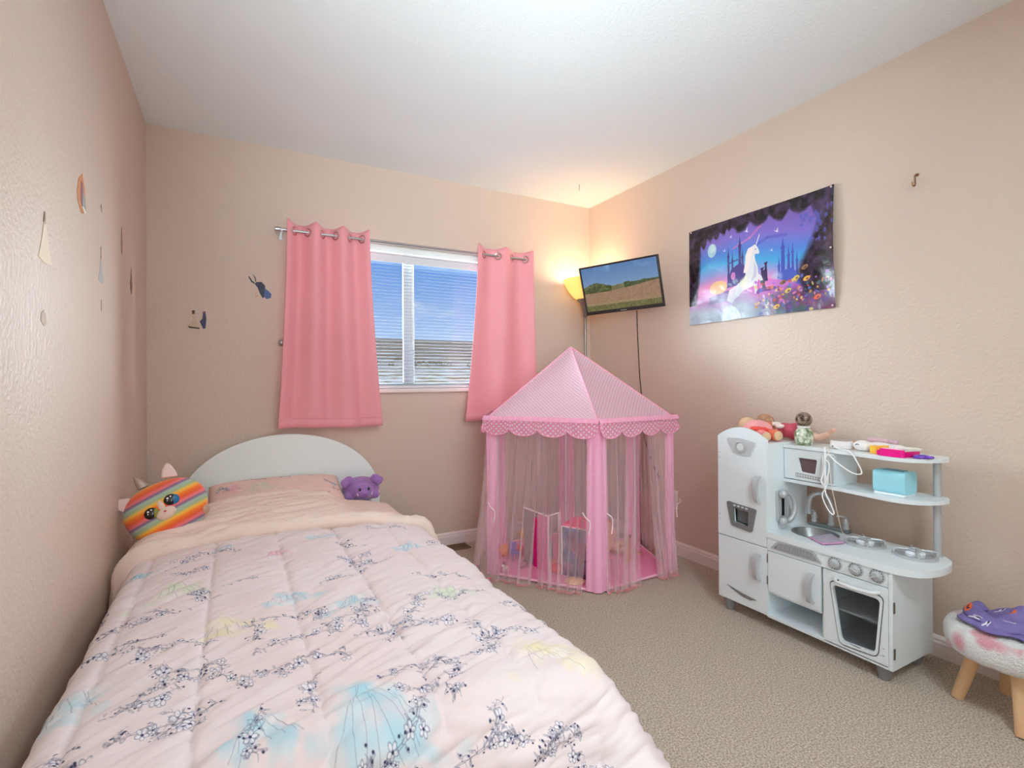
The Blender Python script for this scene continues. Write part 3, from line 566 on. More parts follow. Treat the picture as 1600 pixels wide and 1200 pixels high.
g = G(); g.grid(lambda s, t: pa.lerp(pb, s)+Vector((0, 0, .0145+.27*t)), 4, 4, uv=lambda s, t: (s, t)); obj('picture_side', g, printed('bin_picture', mural.image('bin_picture'), .5), bx, solid=.004)
pc_, pd = pb+pn, pa+pn
for q, w_ in ((pb, pc_), (pc_, pd), (pd, pa)): panel('side', (q.x, q.y), (w_.x, w_.y), .0145, .284, .004, pk, bx)
obj('lid', G().prism([[(p.x, p.y) for p in (pa, pb, pc_, pd)]], XY(.285), 0, .012), M('hot_pink_fabric', (244, 60, 130), .6), bx, bevel=.003)
obj('edge_trim', G().tube([pa+Vector((0, 0, .016)), pa+Vector((0, 0, .284)), pb+Vector((0, 0, .284)), pb+Vector((0, 0, .016))], .005, 6), wm, bx)
def toy(name, g, m, label, cat, loc, **k): return tag(obj(name, g, m, loc=loc, **k), label, cat)
z0 = .0145
toy('toy_ball', G().ell((1.862, 2.80, z0+.036), (.036, .036, .036)), M('orange_toy', (250, 150, 84), .5), 'orange toy ball at the left of the tent floor', 'toy ball', (1.862, 2.80, z0))
toy('toy_ball', G().ell((2.13, 3.02, z0+.038), (.038, .038, .038)), M('yellow_toy', (246, 192, 84), .5), 'yellow toy ball at the back of the tent behind the dollhouse', 'toy ball', (2.13, 3.02, z0))
tch = thing('toy_chair', (1.885, 2.715, z0), 'small purple toy chair on the left of the tent floor', 'toy chair'); pm = M('purple_toy', (138, 108, 190), .5)
obj('seat', G().box(1.860, 1.912, 2.69, 2.74, z0+.038, z0+.046), pm, tch, bevel=.003); obj('backrest', G().box(1.862, 1.910, 2.733, 2.742, z0+.046, z0+.098), pm, tch, bevel=.004)
for x in (1.865, 1.907):
    for y in (2.695, 2.735): obj('leg', G().tube([(x, y, z0+.001), (x, y, z0+.04)], .004, 6), pm, tch)
toy('toy_bowl', G().lathe([(.02, 0), (.030, .004), (.040, .038), (.042, .040), (.037, .038), (.026, .008), (0, .007)], (1.965, 2.79, z0), 20), M('coral_toy', (230, 104, 116), .5), 'coral toy bowl behind the purple toy chair', 'toy bowl', (1.965, 2.79, z0))
td = thing('toy_figure', (1.862, 2.575, z0), 'tiny brown-haired toy figure lying by the tent front', 'toy figure'); 
obj('body', G().ell((1.862, 2.575, z0+.016), (.026, .014, .015)).ell((1.848, 2.566, z0+.012), (.010, .018, .011)), M('mauve_toy', (176, 110, 130), .6), td, remesh=.004); obj('hair', G().ell((1.885, 2.582, z0+.020), (.016, .016, .018)), M('brown_hair_toy', (120, 72, 60), .7), td)
tw = thing('toy_pony', (1.735, 2.545, z0), 'tiny white toy pony with brown mane by the left tent corner', 'toy animal')
g = G().ell((1.735, 2.545, z0+.028), (.020, .011, .012)).ell((1.717, 2.540, z0+.046), (.011, .008, .009)).tube([(1.726, 2.542, z0+.032), (1.718, 2.540, z0+.046)], .008, 8)
for dx in (-.013, .013):
    for dy in (-.006, .006): g.tube([(1.735+dx, 2.545+dy, z0+.001), (1.735+dx, 2.545+dy, z0+.026)], .0048, 6)
obj('body', g, M('white_toy', (246, 232, 226), .5), tw, remesh=.003); obj('mane', G().ell((1.724, 2.543, z0+.052), (.008, .006, .014)), bpy.data.materials['brown_hair_toy'], tw)
toy('plush_heap', G().ell((2.02, 2.58, z0+.045), (.05, .045, .044)).ell((2.05, 2.60, z0+.085), (.035, .035, .03)).ell((1.985, 2.56, z0+.07), (.026, .03, .028)), M('teal_plush', (110, 134, 136), .9, bump=(60, .6, .008), var=(30, (86, 112, 116), .2)), 'grey-green plush toy inside the open dollhouse', 'plush toy', (2.02, 2.58, z0), remesh=.007)
toy('toy_fruit', G().ell((2.000, 2.50, z0+.024), (.026, .024, .024)).ell((2.03, 2.49, z0+.020), (.020, .020, .020)), M('salmon_toy', (232, 120, 100), .6, var=(50, (240, 150, 120), .2)), 'salmon toy fruit in front of the grey-green plush', 'toy food', (2.0, 2.5, z0), remesh=.004)
toy('toy_ball', G().ell((1.985, 2.405, z0+.029), (.034, .034, .029)), M('red_toy', (214, 66, 92), .45), 'red toy ball near the front edge of the tent floor', 'toy ball', (1.985, 2.405, z0))
toy('felt_cookie', G().lathe([(.0, 0), (.048, 0), (.054, .006), (.046, .013), (0, .016)], (2.0, 2.25, z0), 22), M('biscuit_felt', (240, 196, 150), .9), 'round biscuit-coloured felt disc at the front of the tent floor', 'toy food', (2.0, 2.25, z0))
dr = thing('toy_drum', (2.545, 2.70, z0), 'round red toy drum on the right of the tent floor', 'toy drum')
obj('shell', G().lathe([(.0, -.028), (.076, -.028), (.080, -.022), (.080, .022), (.076, .028), (0, .028)], (2.545, 2.70, z0+.081), 28, (.5, .8, .25)), M('drum_red', (222, 76, 70), .5), dr); obj('drum_rim', G().lathe([(.079, -.032), (.085, -.030), (.085, -.022), (.079, -.020)], (2.545, 2.70, z0+.081), 28, (.5, .8, .25)), M('drum_cream', (240, 190, 170), .5), dr)
br = thing('teddy_bear', (2.47, 2.545, z0), 'beige teddy bear lying in front of the red drum', 'plush toy'); beige = M('beige_plush', (224, 172, 142), .95, sheen=.4, bump=(80, .5, .006))
obj('body', G().ell((2.46, 2.56, z0+.048), (.06, .05, .046)).ell((2.50, 2.48, z0+.045), (.045, .042, .042)).ell((2.42, 2.62, z0+.028), (.026, .045, .024)).ell((2.49, 2.63, z0+.028), (.026, .045, .024)).ell((2.42, 2.52, z0+.03), (.045, .02, .02)).ell((2.53, 2.55, z0+.03), (.04, .022, .02)).ell((2.465, 2.462, z0+.074), (.016, .012, .016)).ell((2.535, 2.462, z0+.074), (.016, .012, .016)), beige, br, remesh=.006)
obj('muzzle', G().ell((2.495, 2.443, z0+.040), (.018, .014, .016)), M('cream_felt', (244, 212, 186), .9), br)
for x in (2.483, 2.513): obj('eye', G().ell((x, 2.442, z0+.060), (.004, .004, .004)), eyeb, br)
cupm = M('cup_white', (250, 240, 240), .4); tcup = thing('toy_cup', (2.40, 2.72, z0), 'white toy cup beside the red drum', 'toy cup')
obj('cup', G().lathe([(.02, 0), (.027, .002), (.033, .062), (.031, .064), (.024, .006), (0, .005)], (2.40, 2.72, z0), 18), cupm, tcup); obj('band', G().lathe([(.0295, .020), (.0305, .021), (.0322, .040), (.031, .041)], (2.40, 2.72, z0), 18), M('cup_band', (90, 70, 84), .5), tcup)
st = thing('wooden_toy', (2.44, 2.33, z0), 'narrow upright orange-brown wooden toy piece on the tent floor', 'toy block'); wd_m = M('toy_wood', (206, 138, 96), .6, var=(20, (170, 100, 66), .2))
obj('board', G().box(2.428, 2.456, 2.325, 2.337, z0, z0+.150), wd_m, st, bevel=.002); obj('cap', G().box(2.424, 2.460, 2.321, 2.341, z0+.150, z0+.165), M('toy_wood_dark', (140, 70, 52), .6), st, bevel=.002)
toy('toy_ring', G().lathe([(.024+.007*math.cos(a), .007+.007*math.sin(a)) for a in np.linspace(0, 2*PI, 11)], (2.60, 2.42, z0), 24), M('tan_rubber', (214, 140, 120), .7), 'tan toy ring lying on the right half of the tent mat', 'toy ring', (2.60, 2.42, z0))
# ------------------------------------------------------------------ floor lamp in the corner
LX, LY = 2.655, 3.025
fl = thing('floor_lamp', (LX, LY, 0), 'lit torchiere floor lamp with amber bowl shade behind the television', 'floor lamp')
bronze = M('lamp_pewter', (150, 142, 134), .4, .8)
obj('base', G().lathe([(.108, 0), (.110, .006), (.103, .020), (.05, .030), (.014, .040), (0, .041)], (LX, LY, 0), 32), bronze, fl); obj('pole', G().tube([(LX, LY, .035), (LX, LY, 1.60)], .010, 12), bronze, fl)
obj('shade_cup', G().lathe([(.011, 1.555), (.016, 1.56), (.022, 1.60), (.040, 1.655), (.062, 1.688), (.058, 1.690), (.034, 1.66), (.0, 1.64)], (LX, LY, 0), 24), bronze, fl)
sh_m = bpy.data.materials.new('amber_shade_lit'); sh_m.use_nodes = True; _n = sh_m.node_tree; _b = _n.nodes['Principled BSDF']; _b.inputs['Base Color'].default_value = lin((250, 214, 140)); _b.inputs['Emission Color'].default_value = lin((255, 206, 96)); _b.inputs['Emission Strength'].default_value = .80; _b.inputs['Roughness'].default_value = .3
obj('shade', G().lathe([(.056, 1.684), (.085, 1.705), (.118, 1.745), (.148, 1.800), (.158, 1.828), (.155, 1.829), (.144, 1.800), (.114, 1.748), (.082, 1.709), (.054, 1.688)], (LX-.001, LY, 0), 36), sh_m, fl)
obj('bulb', G().ell((LX, LY, 1.728), (.026, .026, .034)), M('bulb_glow', (255, 240, 210), .5, emit=((255, 214, 150), 6)), fl)
lamp('floor_lamp_light', 'POINT', (LX, LY, 1.785), 5.0, (1.0, .88, .72), shadow_soft_size=.08)
# ------------------------------------------------------------------ television on a wall arm
tv = thing('television', (0, 0, 0), 'small tilted flat screen television on a wall arm showing a brown field', 'television')
w_, h_ = .53, .318; a = Vector((.264, -.204, -1.093)); tv.location = (2.5577, 2.5239, 1.6896); tv.rotation_mode = 'AXIS_ANGLE'; tv.rotation_axis_angle = (a.length, *a.normalized())
bez = M('tv_bezel', (46, 42, 42), .35)
obj('bezel', G().prism([[(-w_/2, -h_/2), (w_/2, -h_/2), (w_/2, h_/2), (-w_/2, h_/2)], [(-w_/2+.011, -h_/2+.022), (-w_/2+.011, h_/2-.011), (w_/2-.011, h_/2-.011), (w_/2-.011, -h_/2+.022)]], XZ(0), 0, .022), bez, tv, bevel=.002)
obj('back_cover', G().box(-w_/2+.006, w_/2-.006, .020, .030, -h_/2+.006, h_/2-.006).box(-.17, .17, .03, .052, -h_/2+.03, .06), bez, tv, bevel=.004)
tvc = Canvas(640, 372, (120, 160, 205)); hh, ww = tvc.h, tvc.w; Yn = (np.mgrid[0:hh, 0:ww][0]/hh).astype(np.float32); Xn = (np.mgrid[0:hh, 0:ww][1]/ww).astype(np.float32)
skyc = np.stack([.40+.30*Yn, .56+.24*Yn, .78+.12*Yn], -1); cloud = np.clip((tvc.noise(4, 5)-.56)*5, 0, 1)*np.clip(.4-Yn, 0, 1)*1.2
tvc.a = np.clip(skyc+cloud[..., None]*.4, 0, 1).astype(np.float32)
def below(yl, col, nzs, seed, amp): 
    a = np.clip((Yn-yl)*hh, 0, 1)[..., None]; n = (tvc.noise(nzs, seed, 5)-.5)[..., None]*amp; tvc.a = (tvc.a*(1-a)+a*np.clip(np.array([c/255 for c in col])+n, 0, 1)).astype(np.float32)
below(.46+.05*np.sin(Xn*5+1)*(1-Xn)+.02*(tvc.noise(30, 2)-.5), (132, 130, 88), 30, 6, .2)
tree = .46-.12*np.exp(-((Xn-.17)/.16)**2)+.05*(tvc.noise(22, 12)-.5)+.02; a_ = ((Yn > tree) & (Xn < .38)); tvc.a[a_] = (np.array([96, 104, 64])/255+(tvc.noise(40, 7)-.5)[a_][:, None]*.35)
tr2 = .44-.03*np.clip(tvc.noise(34, 17)*2-.7, 0, 1); a_ = ((Yn > tr2) & (Xn > .55)); tvc.a[a_] = (np.array([84, 98, 60])/255+(tvc.noise(40, 8)-.5)[a_][:, None]*.3)
below(.575-.09*Xn+.03*np.sin(Xn*4), (176, 140, 112), 60, 9, .14)
below(.83-.02*np.sin(Xn*4), (176, 150, 110), 50, 10, .10); below(.87+.006*(tvc.noise(60, 4)-.5), (122, 118, 72), 70, 11, .3)
g = G(); g.grid(lambda s, t: (-w_/2+.011+(w_-.022)*s, .006, -h_/2+.022+(h_-.033)*t), 2, 2, uv=lambda s, t: (s, t)); scr = obj('screen', g, printed('tv_picture', tvc.image('tv_picture'), .25, emit=.62), tv)
obj('badge', G().box(-.02, .02, -.0012, 0, -h_/2+.007, -h_/2+.013), M('badge_silver', (150, 156, 158), .4, .5), tv)
arm = thing('tv_arm', (2.70, 2.62, 1.69), 'black swivel wall arm holding the television', 'wall mount')
bc = Vector((2.5577, 2.5239, 1.6896))+Matrix.Rotation(a.length, 3, a.normalized())@Vector((0, .058, 0))
obj('wall_plate', G().box(W-.012, W, 2.60, 2.68, 1.60, 1.79), dark_m, arm, bevel=.002); obj('arm', G().tube([(W-.01, 2.64, 1.69), (2.77, 2.66, 1.69), tuple(bc)], .012, 10), dark_m, arm)
tp = spline([(2.640, 2.462, 1.535), (2.70, 2.525, 1.44), (2.765, 2.590, 1.325), (2.808, 2.622, 1.112), (2.826, 2.622, .96), (2.828, 2.60, .70), (2.829, 2.50, .50), (2.826, 2.37, .36)], 8)
tag(obj('power_cord', G().tube(tp, .0032, 7), M('black_cord', (30, 24, 24), .5), loc=(2.826, 2.37, .36)), 'black power cord hanging from the television down the wall', 'cord')
ol = thing('wall_outlet', (W, 2.36, .33), 'white wall outlet low behind the play tent', 'outlet')
obj('plate', G().box(W-.006, W, 2.325, 2.395, .28, .395), trim_m, ol, bevel=.002); obj('plug', G().box(W-.030, W-.006, 2.345, 2.375, .345, .375), dark_m, ol, bevel=.003)
# ------------------------------------------------------------------ poster on the right wall
pw, ph = 960, 630; pv = Canvas(pw, ph, (120, 110, 190)); Yn = (np.mgrid[0:ph, 0:pw][0]/ph).astype(np.float32); Xn = (np.mgrid[0:ph, 0:pw][1]/pw).astype(np.float32)
st_ = [(0, (120, 92, 168)), (.22, (126, 110, 196)), (.34, (88, 128, 210)), (.46, (70, 162, 214)), (.56, (150, 150, 210)), (.64, (226, 140, 190)), (.72, (206, 116, 186)), (1, (150, 90, 170))]
sw = np.clip(Yn+.05*np.sin(Xn*5)+.06*(pv.noise(4, 51)-.5)-.05*Xn, 0, 1)
pv.a = np.stack([np.interp(sw, [p for p, _ in st_], [c[i]/255 for _, c in st_]) for i in range(3)], -1).astype(np.float32)
X_ = lambda x: x*pw; Y_ = lambda y: y*ph
pv.line([(X_(.36), Y_(.30)), (X_(.48), Y_(.24)), (X_(.56), Y_(.15))], (226, 120, 176), 7, .5); pv.line([(X_(.5), Y_(.34)), (X_(.6), Y_(.28)), (X_(.72), Y_(.30))], (80, 80, 170), 9, .4)
pv.ell(X_(.195), Y_(.265), 34, 44, (176, 214, 226), .95); pv.ell(X_(.20), Y_(.25), 22, 28, (214, 232, 226), .6, soft=10); pv.ell(X_(.21), Y_(.30), 12, 10, (150, 190, 200), .5, soft=6)
for x, y, s in ((.40, .135, 26), (.46, .165, 24), (.345, .18, 16), (.295, .30, 16), (.665, .245, 22), (.63, .41, 14)): pv.poly([(X_(x)-s, Y_(y)-s*.4), (X_(x)-s*.2, Y_(y)), (X_(x)+s*.3, Y_(y)-s*.9), (X_(x)+s*.15, Y_(y)+s*.1), (X_(x)+s*.6, Y_(y)+s*.35), (X_(x)-s*.1, Y_(y)+s*.3)], (236, 236, 246), .9)
def tower(x, y0, y1, w, c): pv.poly([(X_(x)-w, Y_(y1)), (X_(x)-w*.7, Y_(y0+.06)), (X_(x)-w*1.1, Y_(y0+.05)), (X_(x)-w*.5, Y_(y0+.03)), (X_(x), Y_(y0-.05)), (X_(x)+w*.5, Y_(y0+.03)), (X_(x)+w*1.1, Y_(y0+.05)), (X_(x)+w*.7, Y_(y0+.06)), (X_(x)+w, Y_(y1))], c)
for x, y0, y1, w in ((.325, .32, .66, 9), (.355, .37, .66, 8), (.41, .24, .64, 12), (.43, .36, .62, 9)): tower(x, y0, y1, w, (64, 56, 124))
pv.poly([(X_(.315), Y_(.62)), (X_(.345), Y_(.50)), (X_(.40), Y_(.46)), (X_(.44), Y_(.48)), (X_(.46), Y_(.66)), (X_(.31), Y_(.68))], (72, 60, 130)); pv.ell(X_(.36), Y_(.57), 16, 24, (214, 130, 190), .9)
pv.line([(X_(.33), Y_(.44)), (X_(.42), Y_(.41))], (70, 60, 130), 4)
for x, y0, y1, w in ((.70, .36, .78, 14), (.735, .44, .78, 10), (.76, .42, .78, 9), (.675, .52, .78, 9), (.785, .50, .78, 8)): tower(x, y0, y1, w, (70, 84, 176))
pv.poly([(X_(.63), Y_(.82)), (X_(.68), Y_(.62)), (X_(.75), Y_(.60)), (X_(.82), Y_(.70)), (X_(.84), Y_(.82))], (74, 92, 184)); pv.ell(X_(.66), Y_(.66), 34, 26, (180, 190, 226), .6, soft=14)
pv.ell(X_(.245), Y_(.655), 66, 42, (238, 192, 140), .95); pv.poly([(X_(.17), Y_(.74)), (X_(.33), Y_(.70)), (X_(.34), Y_(.80)), (X_(.17), Y_(.82))], (110, 100, 150), .8)
pv.poly([(X_(.46), Y_(.76)), (X_(.56), Y_(.64)), (X_(.70), Y_(.70)), (X_(.86), Y_(.80)), (X_(.72), Y_(.88)), (X_(.5), Y_(.9))], (206, 112, 196), .9)
for x, y in ((.565, .575), (.59, .53), (.575, .60)): pv.poly([(X_(x)-12, Y_(y+.15)), (X_(x)-6, Y_(y)), (X_(x)-13, Y_(y-.02)), (X_(x)+13, Y_(y-.03)), (X_(x)+6, Y_(y)), (X_(x)+12, Y_(y+.15))], (58, 36, 84))
pv.ell(X_(.60), Y_(.755), 70, 12, (84, 52, 120), .8, soft=5)
body = (222, 222, 226)
pv.poly([(X_(a), Y_(b)) for a, b in ((.44, .62), (.455, .56), (.475, .50), (.48, .42), (.485, .36), (.50, .325), (.515, .315), (.535, .345), (.548, .395), (.542, .415), (.528, .405), (.515, .41), (.518, .46), (.535, .53), (.54, .60), (.56, .62), (.572, .67), (.555, .67), (.54, .645), (.53, .70), (.535, .78), (.515, .78), (.51, .70), (.47, .72), (.43, .73), (.40, .78), (.36, .80), (.38, .72), (.39, .66))], body)
pv.poly([(X_(a), Y_(b)) for a, b in ((.50, .325), (.47, .34), (.452, .40), (.447, .48), (.435, .56), (.46, .57), (.48, .50), (.492, .42), (.505, .36))], (240, 226, 222)); pv.line([(X_(.522), Y_(.335)), (X_(.548), Y_(.235))], (250, 240, 230), 2.2); pv.ell(X_(.521), Y_(.362), 3, 3, (60, 60, 90))
pv.poly([(X_(a), Y_(b)) for a, b in ((.51, .47), (.53, .55), (.525, .62), (.49, .66), (.51, .58))], (176, 176, 206), .6)
pv.poly([(X_(a), Y_(b)) for a, b in ((.40, .66), (.33, .70), (.31, .80), (.35, .84), (.40, .76))], (236, 226, 232), .85)
pv.poly([(X_(a), Y_(b)) for a, b in ((.41, .63), (.46, .58), (.47, .66), (.42, .70))], (226, 226, 190), .6)
mist = np.clip((Yn-.70-.22*np.clip((Xn-.42)*2.2, 0, 1)+.16*(pv.noise(7, 61)-.5))*5, 0, 1)[..., None]; mc = (np.array([176, 196, 206])/255+(pv.noise(9, 71)-.5)[..., None]*.30)
pv.a = (pv.a*(1-mist*.92)+mist*.92*mc).astype(np.float32)
fl_ = np.clip((Yn-.80+.12*np.clip((Xn-.45)*2, 0, 1.2))*9, 0, 1)*np.clip((Xn-.50)*7, 0, 1); fc = np.stack([.30+.5*(pv.noise(24, 81)-.4), .24+.35*(pv.noise(22, 82)-.4), .36+.4*(pv.noise(20, 83)-.4)], -1); pv.a = (pv.a*(1-fl_[..., None]*.85)+fl_[..., None]*.85*fc).astype(np.float32)
cave = np.maximum(np.clip((.20-.10*np.sin(PI*np.clip((Xn-.05)/.8, 0, 1))-Yn+.10*(pv.noise(16, 91)-.5)+.05*np.abs(np.sin(Xn*60)))*30*(Xn < .33)+np.clip((.10+.07*np.abs(np.sin(Xn*24+1))+.05*(pv.noise(20, 93)-.5)-Yn)*30, 0, 1)*(Xn >= .33), 0, 1), 0)
cave = np.maximum(cave, np.clip((.115-.05*Yn-Xn+.05*(pv.noise(8, 92)-.5))*40, 0, 1)*(Yn < .80)); cave = np.maximum(cave, np.clip((Xn-.84-.06*np.sin(Yn*7)-.05*(pv.noise(10, 94)-.5)+.10*np.clip(.3-Yn, 0, 1))*30, 0, 1)*(Yn < .84))
cc = np.array([48, 36, 52])/255+np.clip(pv.noise(30, 95)-.5, -.2, .5)[..., None]*np.array([.35, .3, .5]); pv.a = (pv.a*(1-cave[..., None])+cave[..., None]*cc).astype(np.float32)
for i in range(30): 
    x, y = .80+.19*RNG.rand(), .12+.30*RNG.rand(); pv.ell(X_(x), Y_(y), 3+8*RNG.rand(), 5+14*RNG.rand(), (88, 92, 180), .7, soft=4)
for i in range(110):
    x, y = .52+.47*RNG.rand(), .74+.25*RNG.rand()-.10*RNG.rand(); pv.ell(X_(x), Y_(y), 4+9*RNG.rand(), 4+8*RNG.rand(), [(214, 150, 80), (170, 100, 200), (226, 130, 170), (96, 110, 190), (230, 200, 120), (120, 70, 150), (206, 90, 70), (70, 110, 110)][i % 8], .8, RNG.rand()*3, soft=2)
for x, y, c in ((.78, .70, (220, 190, 90)), (.84, .72, (228, 176, 80)), (.66, .93, (232, 176, 90)), (.90, .89, (230, 100, 70)), (.73, .80, (216, 190, 90)), (.70, .72, (120, 90, 60)), (.83, .62, (150, 110, 80))): pv.ell(X_(x), Y_(y), 20, 12, c, .95, -.4); pv.ell(X_(x)+4, Y_(y)+2, 8, 5, (70, 50, 60), .7, -.4)
py0, py1, pz0, pz1 = 2.213, 1.352, 1.424, 1.992
po = thing('poster', (W, 1.78, 1.42), 'glossy fantasy poster of a white unicorn below a moon on the right wall', 'poster')
def pf_(s, t):
    curl = .004+.020*max(0, (s-.90)/.10)**2*max(0, math.sin(PI*(.15+.8*(1-t))))+.014*max(0, (.22-t)/.22)*abs(math.sin(s*11))**1.2*(1-s)+.006*noise.noise(Vector((s*7, t*4, 1)))**2
    return (W-.0015-curl, py0+(py1-py0)*s, pz0+(pz1-pz0)*t+.004*math.sin(PI*s)*(1-t))
obj('sheet', G().grid(pf_, 60, 40, uv=lambda s, t: (s, t)), printed('poster_print', pv.image('poster_print'), .22, spec=.5, bump=(9, .25, .02)), po, smooth=180)
tk = M('tack_pearl', (240, 220, 214), .3)
for s, t in ((.985, .985), (.985, .49), (.985, .02), (.02, .985), (.02, .02), (.03, .07)):
    p = pf_(s, t); obj('tack', G().lathe([(0, 0), (.004, .001), (.0045, .004), (.003, .007), (0, .008)], (p[0]-.0005, p[1], p[2]), 12, (-1, 0, 0)), tk, po)
# ------------------------------------------------------------------ hooks, floor register, wall stickers
brass = M('hook_brass', (150, 112, 84), .4, .8)
hk = thing('wall_hook', (W, 1.035, 1.90), 'small bent brass hook screwed into the right wall beside the poster', 'hook')
obj('hook', G().tube(spline([(W, 1.034, 1.922), (W-.012, 1.036, 1.918), (W-.014, 1.035, 1.895), (W-.018, 1.034, 1.876), (W-.030, 1.036, 1.874), (W-.034, 1.038, 1.888)], 6), .0028, 8), brass, hk); obj('screw_plate', G().lathe([(0, 0), (.007, 0), (.006, .003), (0, .004)], (W, 1.034, 1.922), 14, (-1, 0, 0)), brass, hk)
ck = thing('ceiling_hook', (2.49, 2.86, H-.04), 'tiny metal hook in the ceiling near the lamp corner', 'hook')
obj('hook', G().tube(spline([(2.49, 2.86, H), (2.49, 2.86, H-.018), (2.482, 2.852, H-.030), (2.486, 2.855, H-.042)], 6), .002, 8), chrome, ck); obj('collar', G().lathe([(0, 0), (.005, 0), (.004, -.003), (0, -.003)], (2.49, 2.86, H), 12), chrome, ck)
vt = thing('floor_register', (1.60, 3.13, 0), 'brown metal floor vent beside the baseboard under the window', 'floor vent')
vm = M('register_brown', (126, 98, 74), .5, .3)
obj('frame', G().prism([[(1.46, 3.075), (1.76, 3.075), (1.76, 3.185), (1.46, 3.185)], [(1.478, 3.09), (1.478, 3.17), (1.742, 3.17), (1.742, 3.09)]], XY(0), 0, .008), vm, vt, bevel=.002)
for i in range(22): x = 1.484+i*.0121; obj('louver', G().add([(x, 3.09, .001), (x+.006, 3.09, .007), (x+.006, 3.17, .007), (x, 3.17, .001), (x+.0012, 3.09, .001), (x+.0072, 3.09, .007), (x+.0072, 3.17, .007), (x+.0012, 3.17, .001)], [(0, 1, 2, 3), (7, 6, 5, 4), (0, 4, 5, 1), (2, 6, 7, 3)]), vm, vt, smooth=0)
obj('duct_shade', G().box(1.478, 1.742, 3.09, 3.17, .0002, .0008), dark_m, vt)  # thin dark sheet stands for the shade below the louvers
def sticker(name, label, wall, base, layers):
    r = thing(name, base, label, 'wall sticker', None)
    for i, (nm, c, pts) in enumerate(layers):
        fn = (lambda p, d, i=i: (.0004*i+d, p[0], p[1])) if wall == 'left' else (lambda p, d, i=i: (p[0], D-.0004*i-d, p[1]))
        obj(nm, G().prism([pts], fn, .0002, .0012), M('sticker_ink', c, .35), r)
def bell(y, z0, z1, w, lean=0): return [(y-w*.25, z0), (y-w, z0+.06*(z1-z0)), (y-w*.35+lean*.5, z0+.6*(z1-z0)), (y-w*.2+lean, z1-.01), (y+lean, z1), (y+w*.2+lean, z1-.01), (y+w*.35+lean*.5, z0+.6*(z1-z0)), (y+w, z0+.06*(z1-z0)), (y+w*.25, z0)]
sticker('wall_sticker', 'orange and pale blue peeling wall sticker, highest on the left wall', 'left', (0, 1.96, 1.67), [('sheet', (206, 138, 92), [(1.965, 1.728), (1.925, 1.70), (1.908, 1.66), (1.915, 1.63), (1.955, 1.606), (1.985, 1.612), (2.008, 1.622), (1.995, 1.69)]), ('ink_patch', (150, 96, 104), [(1.945, 1.70), (1.942, 1.64), (1.965, 1.625), (1.968, 1.70)]), ('ink_patch', (150, 172, 180), [(1.966, 1.69), (1.966, 1.628), (2.000, 1.624), (1.985, 1.66)]), ('ink_patch', (236, 232, 214), [(1.955, 1.626), (1.985, 1.612), (2.005, 1.622), (1.97, 1.630)])])
sticker('wall_sticker', 'cream bell-shaped wall sticker with pale outline nearest on the left wall', 'left', (0, 1.62, 1.45), [('sheet', (232, 214, 190), bell(1.625, 1.388, 1.485, .050)), ('outline', (240, 226, 204), [(1.575, 1.394), (1.578, 1.394), (1.608, 1.45), (1.618, 1.486), (1.614, 1.486), (1.603, 1.45)]), ('ink_patch', (150, 122, 108), [(1.612, 1.486), (1.618, 1.512), (1.624, 1.508), (1.622, 1.482)])])
sticker('wall_sticker', 'pale blue bell-shaped wall sticker in the middle of the left wall', 'left', (0, 2.21, 1.50), [('sheet', (178, 180, 186), bell(2.205, 1.440, 1.520, .040)), ('ink_patch', (164, 152, 148), [(2.198, 1.518), (2.203, 1.565), (2.209, 1.565), (2.210, 1.518)])])
sticker('wall_sticker', 'thin grey-brown wall sticker high on the left wall near the corner', 'left', (0, 2.57, 1.68), [('sheet', (136, 112, 100), [(2.560, 1.618), (2.550, 1.66), (2.560, 1.70), (2.566, 1.730), (2.574, 1.70), (2.585, 1.66), (2.574, 1.618)]), ('ink_patch', (170, 150, 140), [(2.564, 1.64), (2.562, 1.67), (2.572, 1.67), (2.570, 1.64)])])
sticker('wall_sticker', 'dark brown narrow wall sticker closest to the corner on the left wall', 'left', (0, 2.78, 1.54), [('sheet', (96, 66, 52), [(2.765, 1.500), (2.750, 1.53), (2.768, 1.57), (2.778, 1.606), (2.788, 1.57), (2.805, 1.53), (2.790, 1.500), (2.778, 1.486)]), ('ink_patch', (140, 100, 76), [(2.772, 1.52), (2.772, 1.55), (2.784, 1.55), (2.784, 1.52)])])
sticker('wall_sticker', 'small grey sticker scrap lowest on the left wall', 'left', (0, 1.61, 1.25), [('sheet', (186, 168, 152), [(1.595, 1.265), (1.590, 1.245), (1.612, 1.234), (1.630, 1.240), (1.628, 1.262), (1.610, 1.272)])])
sticker('wall_sticker', 'tiny dark sticker scrap above the pale blue sticker', 'left', (0, 2.21, 1.70), [('sheet', (140, 116, 104), [(2.200, 1.705), (2.214, 1.712), (2.222, 1.685), (2.214, 1.69)])])
sticker('wall_sticker', 'tiny dark sticker scrap below the pale blue sticker', 'left', (0, 2.21, 1.36), [('sheet', (150, 128, 114), [(2.204, 1.38), (2.210, 1.383), (2.212, 1.345), (2.205, 1.342)])])
sticker('wall_sticker', 'cream and navy paired wall sticker on the window wall above the headboard', 'back', (.225, D, 1.42), [('cream_half', (204, 178, 152), [(.178, 1.396), (.206, 1.438), (.200, 1.462), (.208, 1.478), (.219, 1.462), (.216, 1.44), (.236, 1.388)]), ('dark_edge', (52, 34, 34), [(.180, 1.398), (.186, 1.388), (.234, 1.384), (.236, 1.390)]), ('dark_edge', (84, 58, 48), [(.200, 1.462), (.200, 1.482), (.212, 1.484), (.214, 1.466)]), ('navy_half', (58, 52, 92), [(.250, 1.386), (.235, 1.424), (.247, 1.440), (.250, 1.468), (.263, 1.468), (.266, 1.440), (.262, 1.388)]), ('dark_edge', (110, 80, 84), [(.249, 1.468), (.250, 1.480), (.262, 1.480), (.263, 1.468)])])
